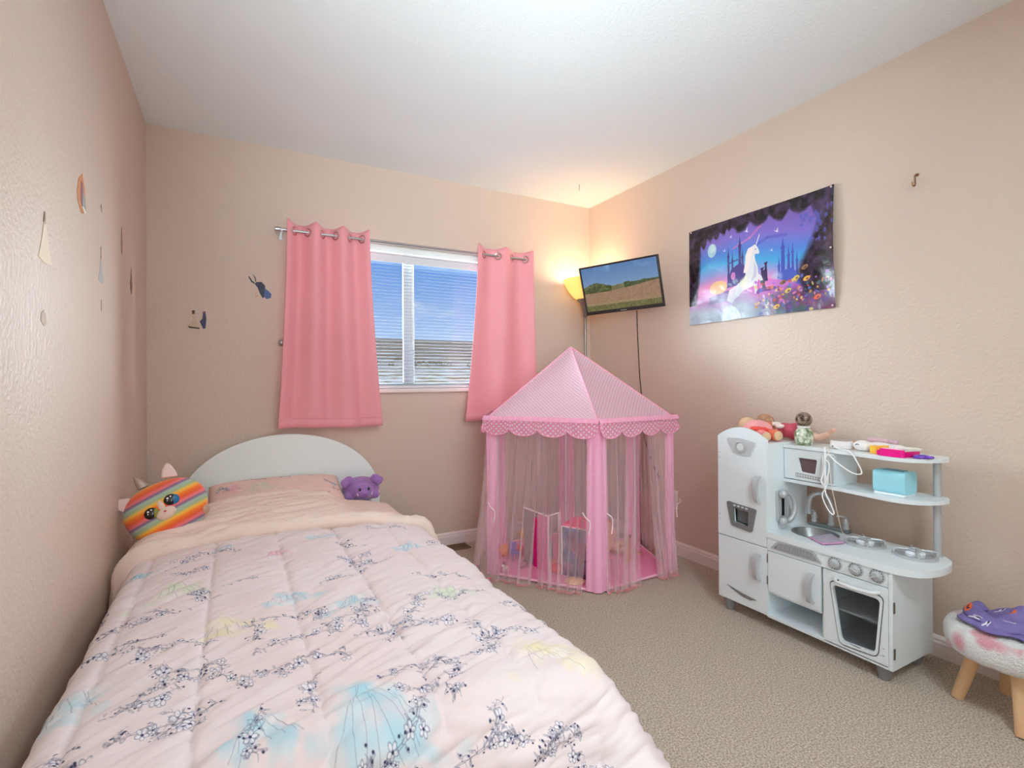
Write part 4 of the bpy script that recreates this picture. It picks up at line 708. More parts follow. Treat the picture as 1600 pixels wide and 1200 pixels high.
sticker('wall_sticker', 'dark blue splashed wall sticker left of the left curtain', 'back', (.53, D, 1.63), [('sheet', (40, 34, 62), [(.500, 1.650), (.508, 1.66), (.535, 1.664), (.552, 1.645), (.556, 1.61), (.552, 1.582), (.54, 1.572), (.525, 1.60), (.515, 1.63)]), ('blue_patch', (72, 90, 150), [(.550, 1.630), (.566, 1.618), (.585, 1.60), (.583, 1.576), (.560, 1.568), (.548, 1.58)]), ('streak', (58, 46, 58), [(.468, 1.686), (.473, 1.690), (.490, 1.664), (.502, 1.656), (.498, 1.650), (.484, 1.658)]), ('streak', (58, 46, 58), [(.490, 1.700), (.494, 1.700), (.505, 1.686), (.508, 1.662), (.503, 1.662), (.500, 1.684)])])
for i, (x, z, r) in enumerate(((.508, 1.60, .004), (.504, 1.59, .003), (.512, 1.585, .004), (.506, 1.575, .003))): obj('ink_dot', G().lathe([(0, 0), (r, 0), (r, .001), (0, .001)], (x, D, z), 10, (0, -1, 0)), bpy.data.materials['sticker_ink'], bpy.data.objects['wall_sticker.009'])
smoke_m = glass_m.copy(); smoke_m.name = 'smoked_plastic'; [n for n in smoke_m.node_tree.nodes if n.type == 'BSDF_TRANSPARENT'][0].inputs[0].default_value = (.72, .72, .73, 1)
# ------------------------------------------------------------------ toy kitchen against the right wall
KX, KB = 2.449, 2.742                                  # front and back planes
kt = thing('toy_kitchen', (2.6, 1.32, 0), 'white wooden toy kitchen with fridge, sink, stove and shelves on the right wall', 'toy kitchen')
wm_ = white_m; SL, DS = silver, dsilver
bxk = lambda nm, a, m=None, p=None, bv=.0015: obj(nm, G().box(*a), m or wm_, p or kt, bevel=bv)
# fridge tower
bxk('side_panel', (KX+.015, KB, 1.679, 1.692, .06, .812)); bxk('side_panel', (KX+.015, KB, 1.438, 1.451, .06, .812))
bxk('top_panel', (KX+.015, KB, 1.451, 1.679, .799, .812)); bxk('back_panel', (KB-.008, KB, 1.451, 1.679, .073, .799)); bxk('bottom_panel', (KX+.015, KB-.008, 1.451, 1.679, .06, .073)); bxk('shelf', (KX+.02, KB-.008, 1.451, 1.679, .35, .36))
arch = [(1.693, .358), (1.693, .828)]+[(1.6925-.2535*k/16, .826+.049*math.sin(PI*k/16)**.8) for k in range(1, 16)]+[(1.437, .828), (1.437, .358)]
dz = [(1.634, .524), (1.640, .505), (1.617, .418), (1.511, .408), (1.504, .420), (1.487, .500), (1.495, .517)]
fd = obj('fridge_door', G().prism([arch, [(1.608, .500), (1.604, .432), (1.525, .425), (1.520, .500)]], YZ(KX), 0, .014), wm_, kt, bevel=.002)
dsp = obj('dispenser', G().prism([rrect([(1.641, .524), (1.615, .414), (1.508, .405), (1.484, .514)], .012), rrect([(1.606, .499), (1.602, .434), (1.527, .427), (1.522, .494)], .004)], YZ(KX-.007), 0, .010), DS, kt, bevel=.0015)
obj('recess', G().prism([[(1.606, .499), (1.602, .434), (1.527, .427), (1.522, .494)]], YZ(KX+.022), 0, .003), M('recess_grey', (104, 106, 108), .5), dsp)
for i in range(4): obj('button', G().ell((KX-.008, 1.596-.021*i, .5105-.001*i), (.006, .0075, .005)), SL, dsp)
bd = obj('badge', G().prism([rrect([(1.638, .822), (1.603, .752), (1.524, .748), (1.490, .812), (1.56, .826)], .008)], YZ(KX-.006), 0, .006), M('badge_silver_light', (200, 203, 206), .35, .2), kt, bevel=.002)
obj('dial_ring', G().lathe([(.026, 0), (.028, .003), (.024, .005), (.021, .003), (.021, 0)], (KX-.006, 1.564, .785), 26, (-1, 0, 0)), SL, bd)
obj('dial_face', G().lathe([(0, .003), (.017, .003), (.020, 0)], (KX-.006, 1.564, .785), 24, (-1, 0, 0)).lathe([(0, .005), (.004, .005), (.005, .003)], (KX-.006, 1.564, .792), 10, (-1, 0, 0)).lathe([(0, .005), (.003, .005), (.004, .003)], (KX-.006, 1.564, .777), 10, (-1, 0, 0)), M('dial_face', (218, 220, 222), .4), bd)
def bow_handle(name, y, za, zb, par, out=.034, w=.019, flip=1, lean=0.0):   # bowed pull with a back plate
    pts = [(KX, y, za), (KX-out*.75, y+lean*.3, za-.012*1), (KX-out, y+lean, (za+zb)/2), (KX-out*.75, y+lean*.3, zb+.012), (KX, y, zb)]
    sp_ = spline(pts, 8); g = G()
    o = []
    for p in sp_: o.append((p.x, p.z))
    n = len(o); inner = [(x+.013*(1 if x < KX-.004 else 0), z+(.006 if z < (za+zb)/2 else -.006)) for x, z in o]
    g.prism([o+inner[::-1]], lambda p, d: (p[0], y+d, p[1]), -w/2, w/2)
    return obj(name, g, SL, par, bevel=.0025, smooth=60)
h = bow_handle('handle', 1.474, .668, .545, fd)
zd = obj('freezer_door', G().box(KX, KX+.014, 1.437, 1.693, .060, .354), wm_, kt, bevel=.002)
bow_handle('handle', 1.478, .320, .200, zd)
obj('kick_slot', G().prism([[(1.645, .127), (1.62, .116), (1.56, .098), (1.52, .096), (1.488, .108), (1.56, .114)]], YZ(KX-.002), 0, .003), DS, zd)
for y, z in ((1.683, .748), (1.683, .725), (1.683, .452), (1.683, .43)): obj('screw', G().lathe([(0, .0015), (.0025, .001), (.003, 0)], (KX, y, z), 10, (-1, 0, 0)), SL, fd)
for y, x in ((1.655, KX+.035), (1.655, KB-.04), (.995, KX+.035), (.995, KB-.04), (1.46, KB-.04)):
    obj('foot', G().lathe([(0, 0), (.016, 0), (.020, .010), (.026, .045), (.027, .060), (0, .060)], (x, y, 0), 20), M('foot_grey', (132, 132, 134), .4) if 'foot_grey' not in bpy.data.materials else bpy.data.materials['foot_grey'], kt)
# stove base
bxk('side_panel', (KX, KB, .952, .965, .055, .405)); bxk('divider', (KX+.016, KB-.008, 1.196, 1.208, .068, .348)); bxk('back_panel', (KB-.008, KB, .965, 1.438, .068, .405)); bxk('bottom_panel', (KX, KB, .965, 1.438, .055, .068))
bxk('rail', (KX+.016, KB-.008, .965, 1.438, .340, .349)); bxk('niche_shelf', (KX+.01, KB-.008, 1.208, 1.438, .158, .168))
oy = [(1.158, .296), (1.127, .090), (1.008, .098), (.990, .298)]
od = obj('oven_door', G().prism([[(1.195, .062), (.966, .062), (.966, .346), (1.195, .346)], rrect(oy, .018)], YZ(KX), 0, .014), wm_, kt, bevel=.0015)
oc = Vector((1.071, .195)); off = lambda s: [tuple(oc+(Vector(p)-oc)*s) for p in oy]
obj('window_frame', G().prism([rrect(off(1.12), .022), rrect(off(.995), .018)], YZ(KX-.003), 0, .004), white_m, od, bevel=.001)
obj('window_outline', G().prism([rrect(off(1.155), .025), rrect(off(1.125), .024)], YZ(KX-.0012), 0, .002), M('outline_charcoal', (58, 58, 62), .5), od)
obj('pane', G().prism([off(1.0)], YZ(KX+.009), 0, .002), smoke_m, od)
bxk('oven_rack', (KX+.02, KB-.01, .966, 1.195, .196, .204))
sp_ = spline([(KX-.001, 1.146, .322), (KX-.024, 1.128, .321), (KX-.030, 1.075, .318), (KX-.024, 1.012, .321), (KX-.001, .992, .322)], 8)
obj('handle', G().tube(sp_, [.0058+.002*math.sin(PI*i/(len(sp_)-1)) for i in range(len(sp_))], 10), M('handle_white', (226, 228, 230), .3, .1), od)
obj('logo_dot', G().lathe([(0, .001), (.003, .001), (.0035, 0)], (KX-.031, 1.12, .330), 10, (-.5, 0, 1)), dark_m, od)
for z in (.262, .098): obj('hinge', G().box(KX+.003, KX+.012, .9485, .952, z, z+.038), M('hinge_steel', (150, 148, 142), .35, .9) if 'hinge_steel' not in bpy.data.materials else bpy.data.materials['hinge_steel'], od)
for z in (.290, .270, .125, .100): obj('screw', G().lathe([(0, .0015), (.0028, .001), (.0032, 0)], (KX, .982, z), 10, (-1, 0, 0)), SL, od)
sd = obj('sink_door', G().box(KX, KX+.014, 1.206, 1.434, .169, .346), wm_, kt, bevel=.0015)
bow_handle('handle', 1.238, .312, .190, sd, .034, .018)
for z in (.295, .20): obj('hinge', G().box(KX-.002, KX+.006, 1.4325, 1.4375, z, z+.036), bpy.data.materials['hinge_steel'], sd)
cp = obj('control_panel', G().box(KX, KX+.014, .966, 1.436, .349, .404), wm_, kt, bevel=.0015)
vg = obj('vent_grille', G().prism([rrect([(1.420, .362), (1.386, .400), (1.232, .400), (1.196, .362)], .006), rrect([(1.404, .366), (1.380, .395), (1.238, .395), (1.214, .366)], .004)], YZ(KX-.004), 0, .005), SL, cp, bevel=.001)
obj('vent_back', G().prism([[(1.406, .365), (1.380, .396), (1.238, .396), (1.212, .365)]], YZ(KX-.0005), 0, .0006), M('vent_grey', (140, 142, 145), .5), vg)
for i in range(26):
    y = 1.388-.0067*i; obj('vent_rib', G().box(KX-.0035, KX-.0004, y-.0016, y+.0016, .368, .394), SL, vg)
for y, a in ((1.148, .5), (1.073, -1.2), (1.000, 1.1)):
    kd = obj('knob_dial', G().lathe([(0, .004), (.024, .004), (.026, .0015), (.0265, 0)], (KX, y, .380), 28, (-1, 0, 0)), SL, cp)
    kn = obj('knob', G().lathe([(0, .018), (.012, .017), (.0165, .012), (.018, .004)], (KX, y, .380), 24, (-1, 0, 0)), SL, kd)
    R = Matrix.Rotation(a, 3, 'X'); g = G().box(KX-.022, KX-.012, -.0035, .0035, -.015, .015); g.v = [Vector((v.x, 0, 0))+R@Vector((0, v.y, v.z))+Vector((0, y, .380)) for v in g.v]
    obj('knob_grip', g, SL, kd, bevel=.002)
    g = G()
    for q in range(14): b_ = q*2*PI/14+.2; g.ell((KX-.0045, y+.0215*math.cos(b_), .380+.0215*math.sin(b_)), (.0008, .0020, .0020), n=6, m=4)
    obj('dial_marks', g, M('mark_grey', (82, 84, 88), .5) if 'mark_grey' not in bpy.data.materials else bpy.data.materials['mark_grey'], kd)['kind'] = 'stuff'
# counter with rounded end and sink hole
cout = [(2.444, 1.4375), (2.443, 1.25), (2.442, 1.05)]+[(p.x, p.y) for p in spline([(2.441, .98), (2.452, .922), (2.49, .876), (2.56, .855), (2.63, .855), (2.69, .872), (2.73, .905)], 6)]+[(KB, .93), (KB, 1.4375)]
SKX, SKY = 2.598, 1.315
sink_l = circ(SKX, SKY, .078, 36, .088)
obj('counter', G().prism([cout, sink_l], XY(.405), 0, .025), wm_, kt, bevel=.002)
rings = [(1.06, .4325), (1.0, .432), (.97, .425), (.86, .395), (.6, .374), (.02, .368)]; g = G(); g.add([(SKX+.078*r*math.cos(2*PI*k/36), SKY+.088*r*math.sin(2*PI*k/36), z) for r, z in rings for k in range(36)], [(i*36+k, i*36+(k+1) % 36, (i+1)*36+(k+1) % 36, (i+1)*36+k) for i in range(len(rings)-1) for k in range(36)])
obj('sink_basin', g, M('sink_steel', (150, 152, 154), .35, .7), kt, solid=.002)
fc = obj('faucet', G().box(2.707, 2.738, 1.238, 1.412, .430, .447), dsilver, kt, bevel=.005)
sp_ = spline([(2.722, 1.318, .445), (2.722, 1.318, .53), (2.718, 1.330, .568), (2.700, 1.352, .585), (2.676, 1.378, .568), (2.668, 1.386, .520), (2.668, 1.386, .500)], 7)
obj('spout', G().tube(sp_, .0105, 14).lathe([(.013, 0), (.015, .008), (.0105, .014)], (2.722, 1.318, .447), 16).lathe([(.0105, .012), (.013, .010), (.013, 0), (0, 0)], (2.668, 1.386, .492), 16), SL, fc)
for y in (1.392, 1.256): obj('tap_handle', G().lathe([(.013, 0), (.014, .006), (.010, .014), (.013, .026), (.009, .040), (.006, .046), (.009, .050), (0, .053)], (2.722, y, .446), 16).tube([(2.722, y, .496), (2.712, y+.012, .499), (2.698, y+.026, .498)], .0035, 8), SL, fc)
# burners
for bx_, by in ((2.625, 1.130), (2.640, .965)):
    bu = obj('burner', G().lathe([(.070, 0), (.070, .006), (.064, .010), (.056, .008), (.054, .003), (.0, .002)], (bx_, by, .430), 36), silver, kt)
    for q in range(4):
        a = q*PI/2+.6; c_, s_ = math.cos(a), math.sin(a); p = lambda r, z: (bx_+r*c_, by+r*s_, .430+z)
        obj('grate_arm', G().tube([p(.064, .008), p(.064, .022), p(.050, .025), p(.018, .025)], .0042, 8), silver, bu)
    obj('grate_ring', G().tube([(bx_+.018*math.cos(t), by+.018*math.sin(t), .455) for t in np.linspace(0, 2*PI, 17)[:-1]], .0036, 8, closed=True), silver, bu)
    obj('burner_cap', G().lathe([(.030, 0), (.032, .010), (.026, .017), (.012, .018), (0, .020)], (bx_, by, .433), 24), white_m, bu)
# shelves, microwave, pole
sh = [(2.567, 1.4375), (2.565, 1.22), (2.558, 1.14)]+[(p.x, p.y) for p in spline([(2.546, 1.06), (2.540, 1.0), (2.552, .945), (2.590, .905), (2.645, .882), (2.695, .880), (2.735, .90)], 6)]+[(KB, .93), (KB, 1.4375)]
obj('lower_shelf', G().prism([sh], XY(.638), 0, .014), wm_, kt, bevel=.0015); obj('upper_shelf', G().prism([sh], XY(.790), 0, .014), wm_, kt, bevel=.0015)
obj('pole', G().tube([(2.716, .925, .430), (2.716, .925, .638)], .0125, 18).tube([(2.716, .925, .652), (2.716, .925, .790)], .0125, 18).lathe([(.017, 0), (.017, .004), (.0125, .006)], (2.716, .925, .430), 18), SL, kt)
bxk('microwave_side', (2.585, 2.772-.03, 1.218, 1.231, .652, .790)); bxk('microwave_back', (KB-.008, KB, 1.231, 1.438, .652, .790))
md = obj('microwave_door', G().prism([[(1.4355, .655), (1.219, .655), (1.219, .788), (1.4355, .788)], rrect([(1.371, .752), (1.357, .692), (1.297, .689), (1.288, .752)], .007)], YZ(2.571), 0, .012), wm_, kt, bevel=.001)
obj('window_pane', G().prism([[(1.374, .755), (1.36, .689), (1.294, .686), (1.285, .755)]], YZ(2.578), 0, .003), M('smoked_pane', (104, 84, 88), .25), md)
obj('keypad', G().prism([rrect([(1.381, .686), (1.381, .668), (1.272, .666), (1.272, .680)], .002), rrect([(1.379, .6845), (1.379, .6695), (1.274, .6675), (1.274, .6785)], .002)], YZ(2.5702), 0, .001), M('print_grey', (150, 140, 142), .5), md)
for i in range(9):
    for j in range(2): y = 1.372-.0112*i; z = .680-.007*j-.0006*i; obj('key', G().box(2.5704, 2.571, y-.0038, y+.0038, z-.002, z+.0018), bpy.data.materials['print_grey'], md)
obj('handle', G().box(2.556, 2.571, 1.243, 1.262, .672, .776), white_m, md, bevel=.006); obj('latch', G().box(2.5655, 2.571, 1.2195, 1.236, .664, .780), SL, md, bevel=.002)
# wall telephone on the fridge side
tp_ = obj('telephone', G().prism([rrect([(2.508, .602), (2.570, .602), (2.578, .465), (2.512, .465)], .012)], XZ(1.424), 0, .014), SL, kt, bevel=.003)
obj('dial_slot', G().box(2.534, 2.552, 1.4225, 1.4245, .490, .570), black_m, tp_, bevel=.002)
sp_ = spline([(2.530, 1.412, .590), (2.556, 1.398, .588), (2.576, 1.394, .560), (2.582, 1.394, .532), (2.574, 1.394, .500), (2.556, 1.400, .474), (2.532, 1.412, .470)], 6)
obj('handset', G().tube(sp_, [.010]*3+[.011]*(len(sp_)-6)+[.010]*3, 12).ell((2.524, 1.408, .590), (.021, .018, .019)).ell((2.524, 1.408, .472), (.021, .018, .019)), SL, tp_, remesh=.004)
# ------------------------------------------------------------------ things on the toy kitchen
ST = .8045; FT = .8125
skin = M('doll_skin', (232, 188, 164), .55, spec=.3); tan = M('doll_tan', (224, 186, 150), .6)
d1 = thing('doll', (2.58, 1.56, FT), 'baby doll in pink coat and footed trousers lying on the toy fridge', 'doll')
obj('body', G().ell((2.655, 1.675, FT+.050), (.042, .048, .046), n=20, m=14).ell((2.63, 1.60, FT+.040), (.042, .055, .038)).tube([(2.655, 1.67, FT+.045), (2.64, 1.62, FT+.042)], .026, 12).tube([(2.60, 1.615, FT+.04), (2.585, 1.575, FT+.03)], .015, 10).ell((2.60, 1.615, FT+.045), (.02, .02, .018)), tan, d1, remesh=.005)
obj('coat', G().ell((2.615, 1.590, FT+.045), (.052, .072, .044), n=24, m=16).tube([(2.59, 1.60, FT+.05), (2.565, 1.57, FT+.04), (2.555, 1.545, FT+.035)], [.022, .020, .016], 12), M('doll_coat_pink', (240, 164, 166), .8, bump=(60, .5, .006)), d1, remesh=.006)
obj('bow', G().ell((2.545, 1.555, FT+.052), (.018, .026, .012)).ell((2.560, 1.520, FT+.050), (.018, .024, .012)).ell((2.55, 1.538, FT+.056), (.010, .010, .010)), M('bow_red', (232, 84, 74), .6, bump=(60, .5, .006)), d1, remesh=.004)
obj('trouser_leg', G().tube([(2.585, 1.575, FT+.030), (2.545, 1.52, FT+.026), (2.515, 1.478, FT+.024)], [.026, .024, .023], 16), M('footie_pink', (238, 146, 146), .7), d1)
obj('trouser_leg', G().tube([(2.625, 1.575, FT+.030), (2.595, 1.52, FT+.028), (2.575, 1.462, FT+.026)], [.026, .025, .024], 16), M('footie_coral', (238, 126, 100), .7), d1)
obj('foot', G().ell((2.511, 1.471, FT+.024), (.020, .007, .021), rot=Matrix.Rotation(-.6, 3, 'Z')), tan, d1); obj('foot', G().ell((2.572, 1.455, FT+.026), (.021, .007, .022), rot=Matrix.Rotation(-.45, 3, 'Z')), tan, d1)
d2 = thing('doll', (2.68, 1.50, FT), 'doll in a dark rose dress lying behind the mossy jar', 'doll')
obj('body', G().ell((2.70, 1.640, FT+.068), (.034, .038, .036), n=20, m=14).tube([(2.70, 1.63, FT+.06), (2.69, 1.56, FT+.045)], .018, 12).ell((2.69, 1.55, FT+.040), (.036, .05, .032)).tube([(2.70, 1.42, FT+.028), (2.68, 1.36, FT+.020), (2.672, 1.315, FT+.042)], [.018, .016, .013], 12).ell((2.672, 1.306, FT+.052), (.010, .012, .014)).ell((2.664, 1.296, FT+.060), (.005, .006, .010)).ell((2.674, 1.292, FT+.062), (.005, .006, .010)).ell((2.682, 1.296, FT+.058), (.005, .006, .009)), skin, d2, remesh=.004)
obj('hair', G().ell((2.708, 1.648, FT+.076), (.038, .042, .036), n=20, m=12).ell((2.675, 1.618, FT+.080), (.02, .028, .018)), M('doll_hair', (196, 156, 124), .8, bump=(50, .8, .008), var=(40, (160, 118, 90), .2)), d2, remesh=.005)
obj('dress', G().ell((2.68, 1.470, FT+.040), (.048, .058, .040), n=24, m=16).ell((2.69, 1.53, FT+.040), (.038, .05, .036)), M('doll_dress_rose', (206, 88, 108), .7, bump=(40, .5, .008)), d2, remesh=.006)
obj('collar', G().ell((2.675, 1.565, FT+.066), (.026, .026, .012)).ell((2.655, 1.535, FT+.060), (.02, .024, .012)), M('doll_white_lace', (244, 232, 226), .8), d2, remesh=.004)
obj('sleeve', G().ell((2.655, 1.590, FT+.060), (.02, .022, .018)), M('doll_rust', (206, 116, 86), .7), d2)
d2.location.x += .022; d2.location.y -= .008; d1.location.y += .008
jr = thing('glass_jar', (2.622, 1.376, ST), 'glass globe jar with brown top and green-white mossy base on the upper shelf', 'jar')
mossm = M('moss_marble', (94, 116, 70), .35, spec=.5, coat=.8, var=(46, (226, 232, 214), .10)); jc = (2.622, 1.376, ST)
obj('base', G().lathe([(0, 0), (.030, 0), (.034, .004), (.036, .018), (.038, .040), (.036, .056), (.028, .068), (.022, .074), (0, .075)], jc, 28), mossm, jr)
obj('neck', G().lathe([(.022, .074), (.027, .077), (.027, .081), (.022, .084), (0, .084)], jc, 24), M('neck_white', (230, 228, 224), .3), jr)
obj('foliage', G().ell((2.622, 1.376, ST+.112), (.029, .029, .028), n=24, m=16), M('dried_brown', (92, 62, 48), .6, coat=.9, bump=(50, 1, .012), var=(42, (206, 180, 160), .07)), jr)
gl = bpy.data.materials.new('clear_glass'); gl.use_nodes = True; _b = gl.node_tree.nodes['Principled BSDF']; _b.inputs['Transmission Weight'].default_value = 1; _b.inputs['Roughness'].default_value = .02; _b.inputs['IOR'].default_value = 1.2
obj('globe', G().ell((2.622, 1.376, ST+.112), (.034, .034, .033), n=28, m=18), gl, jr)
pk_ = thing('smart_speaker', (2.635, 1.222, ST), 'round white puck-shaped speaker standing on the upper shelf', 'speaker')
obj('body', G().lathe([(0, 0), (.036, 0), (.040, .003), (.0415, .010), (.0415, .028), (.039, .033), (.034, .0345), (.0, .033)], (2.635, 1.222, ST), 36), M('speaker_white', (232, 224, 224), .5), pk_); obj('top_ring', G().lathe([(.033, .0342), (.037, .0345), (.037, .0355), (.033, .0352)], (2.635, 1.222, ST), 36), M('speaker_grey', (176, 166, 164), .5), pk_)
obj('port', G().lathe([(0, .0006), (.003, .0006), (.003, -.001)], (2.5965, 1.2375, ST+.010), 10, (-1, .4, 0)), dark_m, pk_)
path = spline([(2.597, 1.230, ST+.012), (2.575, 1.20, ST+.004), (2.556, 1.150, ST+.002), (2.540, 1.115, ST-.030), (2.536, 1.095, ST-.075), (2.535, 1.130, ST-.078), (2.538, 1.19, ST-.045), (2.542, 1.225, ST-.020), (2.545, 1.242, ST-.06), (2.540, 1.235, ST-.12), (2.536, 1.222, ST-.10), (2.534, 1.216, ST-.06), (2.538, 1.232, ST-.045), (2.542, 1.245, ST-.10), (2.538, 1.252, ST-.13), (2.534, 1.238, ST-.145), (2.536, 1.222, ST-.11), (2.538, 1.230, ST-.15), (2.536, 1.246, ST-.185), (2.530, 1.235, ST-.215), (2.524, 1.212, ST-.246), (2.522, 1.196, ST-.256), (2.524, 1.194, ST-.243), (2.530, 1.215, ST-.205), (2.536, 1.234, ST-.17), (2.54, 1.236, ST-.10), (2.546, 1.24, ST-.02), (2.566, 1.252, ST+.005), (2.59, 1.265, ST+.003)], 6)
tag(obj('speaker_cord', G().tube(path, .0026, 7), cord_m, loc=(2.59, 1.265, ST)), 'tangled white cord hanging from the speaker past the microwave door', 'cord')
tag(obj('charger_cord', G().tube(spline([(2.60, 1.255, ST+.002), (2.566, 1.24, ST+.003), (2.552, 1.228, ST-.03), (2.550, 1.218, ST-.14), (2.56, 1.212, ST-.20), (2.60, 1.215, ST-.30), (2.64, 1.225, ST-.35), (2.66, 1.215, ST-.372)], 6), .0016, 6), M('cream_cord', (226, 214, 196), .6), loc=(2.66, 1.215, .432)), 'thin cream cord dangling from the upper shelf to the counter', 'cord')
toy('toy_food', G().ell((2.705, 1.205, ST+.013), (.018, .018, .014)).ell((2.70, 1.185, ST+.012), (.014, .014, .012)), M('orange_bit', (222, 112, 60), .5), 'small orange toy behind the white speaker', 'toy food', (2.705, 1.205, ST), remesh=.004)
uni = thing('plush_pouch', (2.65, 1.11, ST), 'white plush pouch with dark stitches lying behind the yellow toy', 'plush toy')
obj('body', G().ell((2.625, 1.135, ST+.022), (.030, .036, .022)).ell((2.66, 1.09, ST+.020), (.030, .05, .019)).ell((2.685, 1.05, ST+.017), (.028, .045, .016)), M('white_plush', (236, 230, 230), .9, sheen=.3, bump=(60, .4, .006)), uni, remesh=.006)
obj('stitched_eye', G().tube([(2.600, 1.150, ST+.026), (2.597, 1.143, ST+.030), (2.598, 1.136, ST+.028)], .0016, 6), M('stitch_indigo', (76, 70, 110), .6), uni)
obj('mane', G().tube(spline([(2.655, 1.13, ST+.044), (2.665, 1.10, ST+.046), (2.68, 1.07, ST+.044), (2.69, 1.04, ST+.038)], 4), .008, 8), M('mane_lilac', (190, 150, 170), .8, var=(60, (226, 196, 200), .2)), uni)
toy('toy_block', G().prism([rrect([(2.585, 1.092), (2.585, 1.066), (2.64, 1.046), (2.645, 1.080)], .006)], XY(ST+.0003), 0, .030), M('yellow_shiny', (250, 206, 66), .3, coat=.5, var=(20, (252, 170, 70), .15)), 'yellow and orange toy block in front of the white plush', 'toy block', (2.61, 1.07, ST), bevel=.004)
gls = thing('plastic_toy', (2.57, 1.0, ST), 'hot pink glossy plastic toy lying on the upper shelf front edge', 'toy'); hp_m = M('hot_pink', (238, 16, 140), .25, coat=.4)
obj('front', G().prism([rrect([(2.552, 1.040), (2.548, .965), (2.562, .958), (2.568, 1.046)], .006)], XY(ST+.0003), 0, .027), hp_m, gls, bevel=.006, seg=3)
obj('arm', G().prism([rrect([(2.552, .966), (2.640, .945), (2.642, .955), (2.560, .980)], .004)], XY(ST+.0003), 0, .020), M('pink_deep', (222, 20, 120), .25, coat=.4), gls, bevel=.004)
obj('arm', G().prism([rrect([(2.562, 1.045), (2.63, 1.03), (2.632, 1.04), (2.566, 1.058)], .004)], XY(ST+.0003), 0, .018), hp_m, gls, bevel=.004)
obj('pale_rim', G().tube([(2.566, 1.035, ST+.026), (2.568, 1.0, ST+.028), (2.566, .970, ST+.026)], .003, 8), M('pink_pale', (250, 190, 214), .4), gls)
pu = thing('bracelet', (2.60, .915, ST), 'purple toy bracelet at the rounded end of the upper shelf', 'toy bracelet'); pum = M('violet_plastic', (112, 66, 186), .3, coat=.5)
obj('band', G().tube([(2.600+.026*math.cos(t), .925+.020*math.sin(t), ST+.006) for t in np.linspace(0, 2*PI, 25)[:-1]], .0052, 10, closed=True), pum, pu); obj('charm', G().ell((2.590, .900, ST+.007), (.008, .010, .006)).ell((2.606, .897, ST+.006), (.007, .009, .0055)), pum, pu)
toy('saucer', G().lathe([(0, .012), (.022, .012), (.04, .018), (.042, .020), (.034, .010), (.018, .0), (0, 0)], (2.700, 1.010, ST+.0003), 28), M('saucer_cream', (240, 238, 226), .35), 'white shallow toy dish at the back of the upper shelf', 'toy dish', (2.70, 1.01, ST))
tb = thing('toy_toaster', (2.62, 1.02, .652), 'light blue toy toaster on the lower shelf', 'toy toaster'); sky_m = M('toaster_blue', (158, 220, 234), .4, coat=.2)
tl, tw_, th_ = (.969, 1.077), (2.578, 2.668), .090
pr = rrect([(tw_[0], .660), (tw_[1], .660), (tw_[1], .745), (tw_[0], .745)], .022, 6)
obj('body', G().prism([pr], lambda p, d: (p[0], d, p[1]), tl[0], tl[1]), sky_m, tb, bevel=.004, seg=3)
obj('base', G().box(tw_[0]+.002, tw_[1]-.002, tl[0]+.002, tl[1]-.002, .6525, .662), M('toaster_white', (240, 244, 246), .4), tb, bevel=.003)
for x in (2.606, 2.634): obj('slot', G().box(x, x+.012, tl[0]+.018, tl[1]-.018, .7435, .7458), M('slot_teal', (60, 124, 148), .5), tb, bevel=.0005)
obj('lever', G().tube([(2.612, tl[1]-.002, .726), (2.612, tl[1]+.007, .727)], .006, 10), bpy.data.materials['toaster_white'], tb)
nb = thing('note_pad', (2.545, 1.23, .4305), 'thin mauve toy tablet lying across the sink edge', 'toy tablet')
g = G(); q = [Vector((2.505, 1.285, 0)), Vector((2.625, 1.262, 0)), Vector((2.556, 1.172, 0)), Vector((2.466, 1.205, 0))]
def slab(q, z0, z1): return G().prism([rrect([(p.x, p.y) for p in q], .004)], XY(z0), 0, z1-z0)
obj('cover', slab(q, .4335, .4395), M('tablet_mauve', (200, 146, 184), .4), nb, bevel=.001)
cc_ = sum(q, Vector())/4; obj('face', slab([cc_+(p-cc_)*.93 for p in q], .4395, .4405), M('tablet_face', (196, 190, 204), .3, var=(30, (180, 168, 190), .2)), nb)
# ------------------------------------------------------------------ stool and cap-like garment
so = thing('stool', (2.635, .690, 0), 'small round fleece stool with pink spots and wooden legs', 'stool')
fleece = M('white_fleece', (234, 234, 232), .95, sheen=.3, bump=(140, 1, .012)); SC = Vector((2.635, .690, 0)); SRr = .172
fleece.node_tree.nodes['Principled BSDF']
fnt = fleece.node_tree; ftc = N(fnt, 'ShaderNodeTexCoord'); fv = N(fnt, 'ShaderNodeTexVoronoi', inp={'Scale': 13.0}); fr_ = N(fnt, 'ShaderNodeValToRGB'); fr_.color_ramp.elements[0].position = .34; fr_.color_ramp.elements[0].color = lin((226, 158, 168)); fr_.color_ramp.elements[1].position = .52; fr_.color_ramp.elements[1].color = lin((236, 236, 234))
fno = N(fnt, 'ShaderNodeTexNoise', inp={'Scale': 6.0}); frr = N(fnt, 'ShaderNodeValToRGB'); frr.color_ramp.elements[0].position = .57; frr.color_ramp.elements[1].position = .63; fmx = N(fnt, 'ShaderNodeMix', data_type='RGBA')
fnt.links.new(ftc.outputs['Object'], fv.inputs[0]); fnt.links.new(fv.outputs['Distance'], fr_.inputs[0]); fnt.links.new(ftc.outputs['Object'], fno.inputs[0]); fnt.links.new(fno.outputs[0], frr.inputs[0]); fnt.links.new(frr.outputs[0], fmx.inputs[0]); fnt.links.new(fr_.outputs[0], fmx.inputs[6]); fmx.inputs[7].default_value = lin((236, 236, 234)); fnt.links.new(fmx.outputs[2], fnt.nodes['Principled BSDF'].inputs['Base Color'])
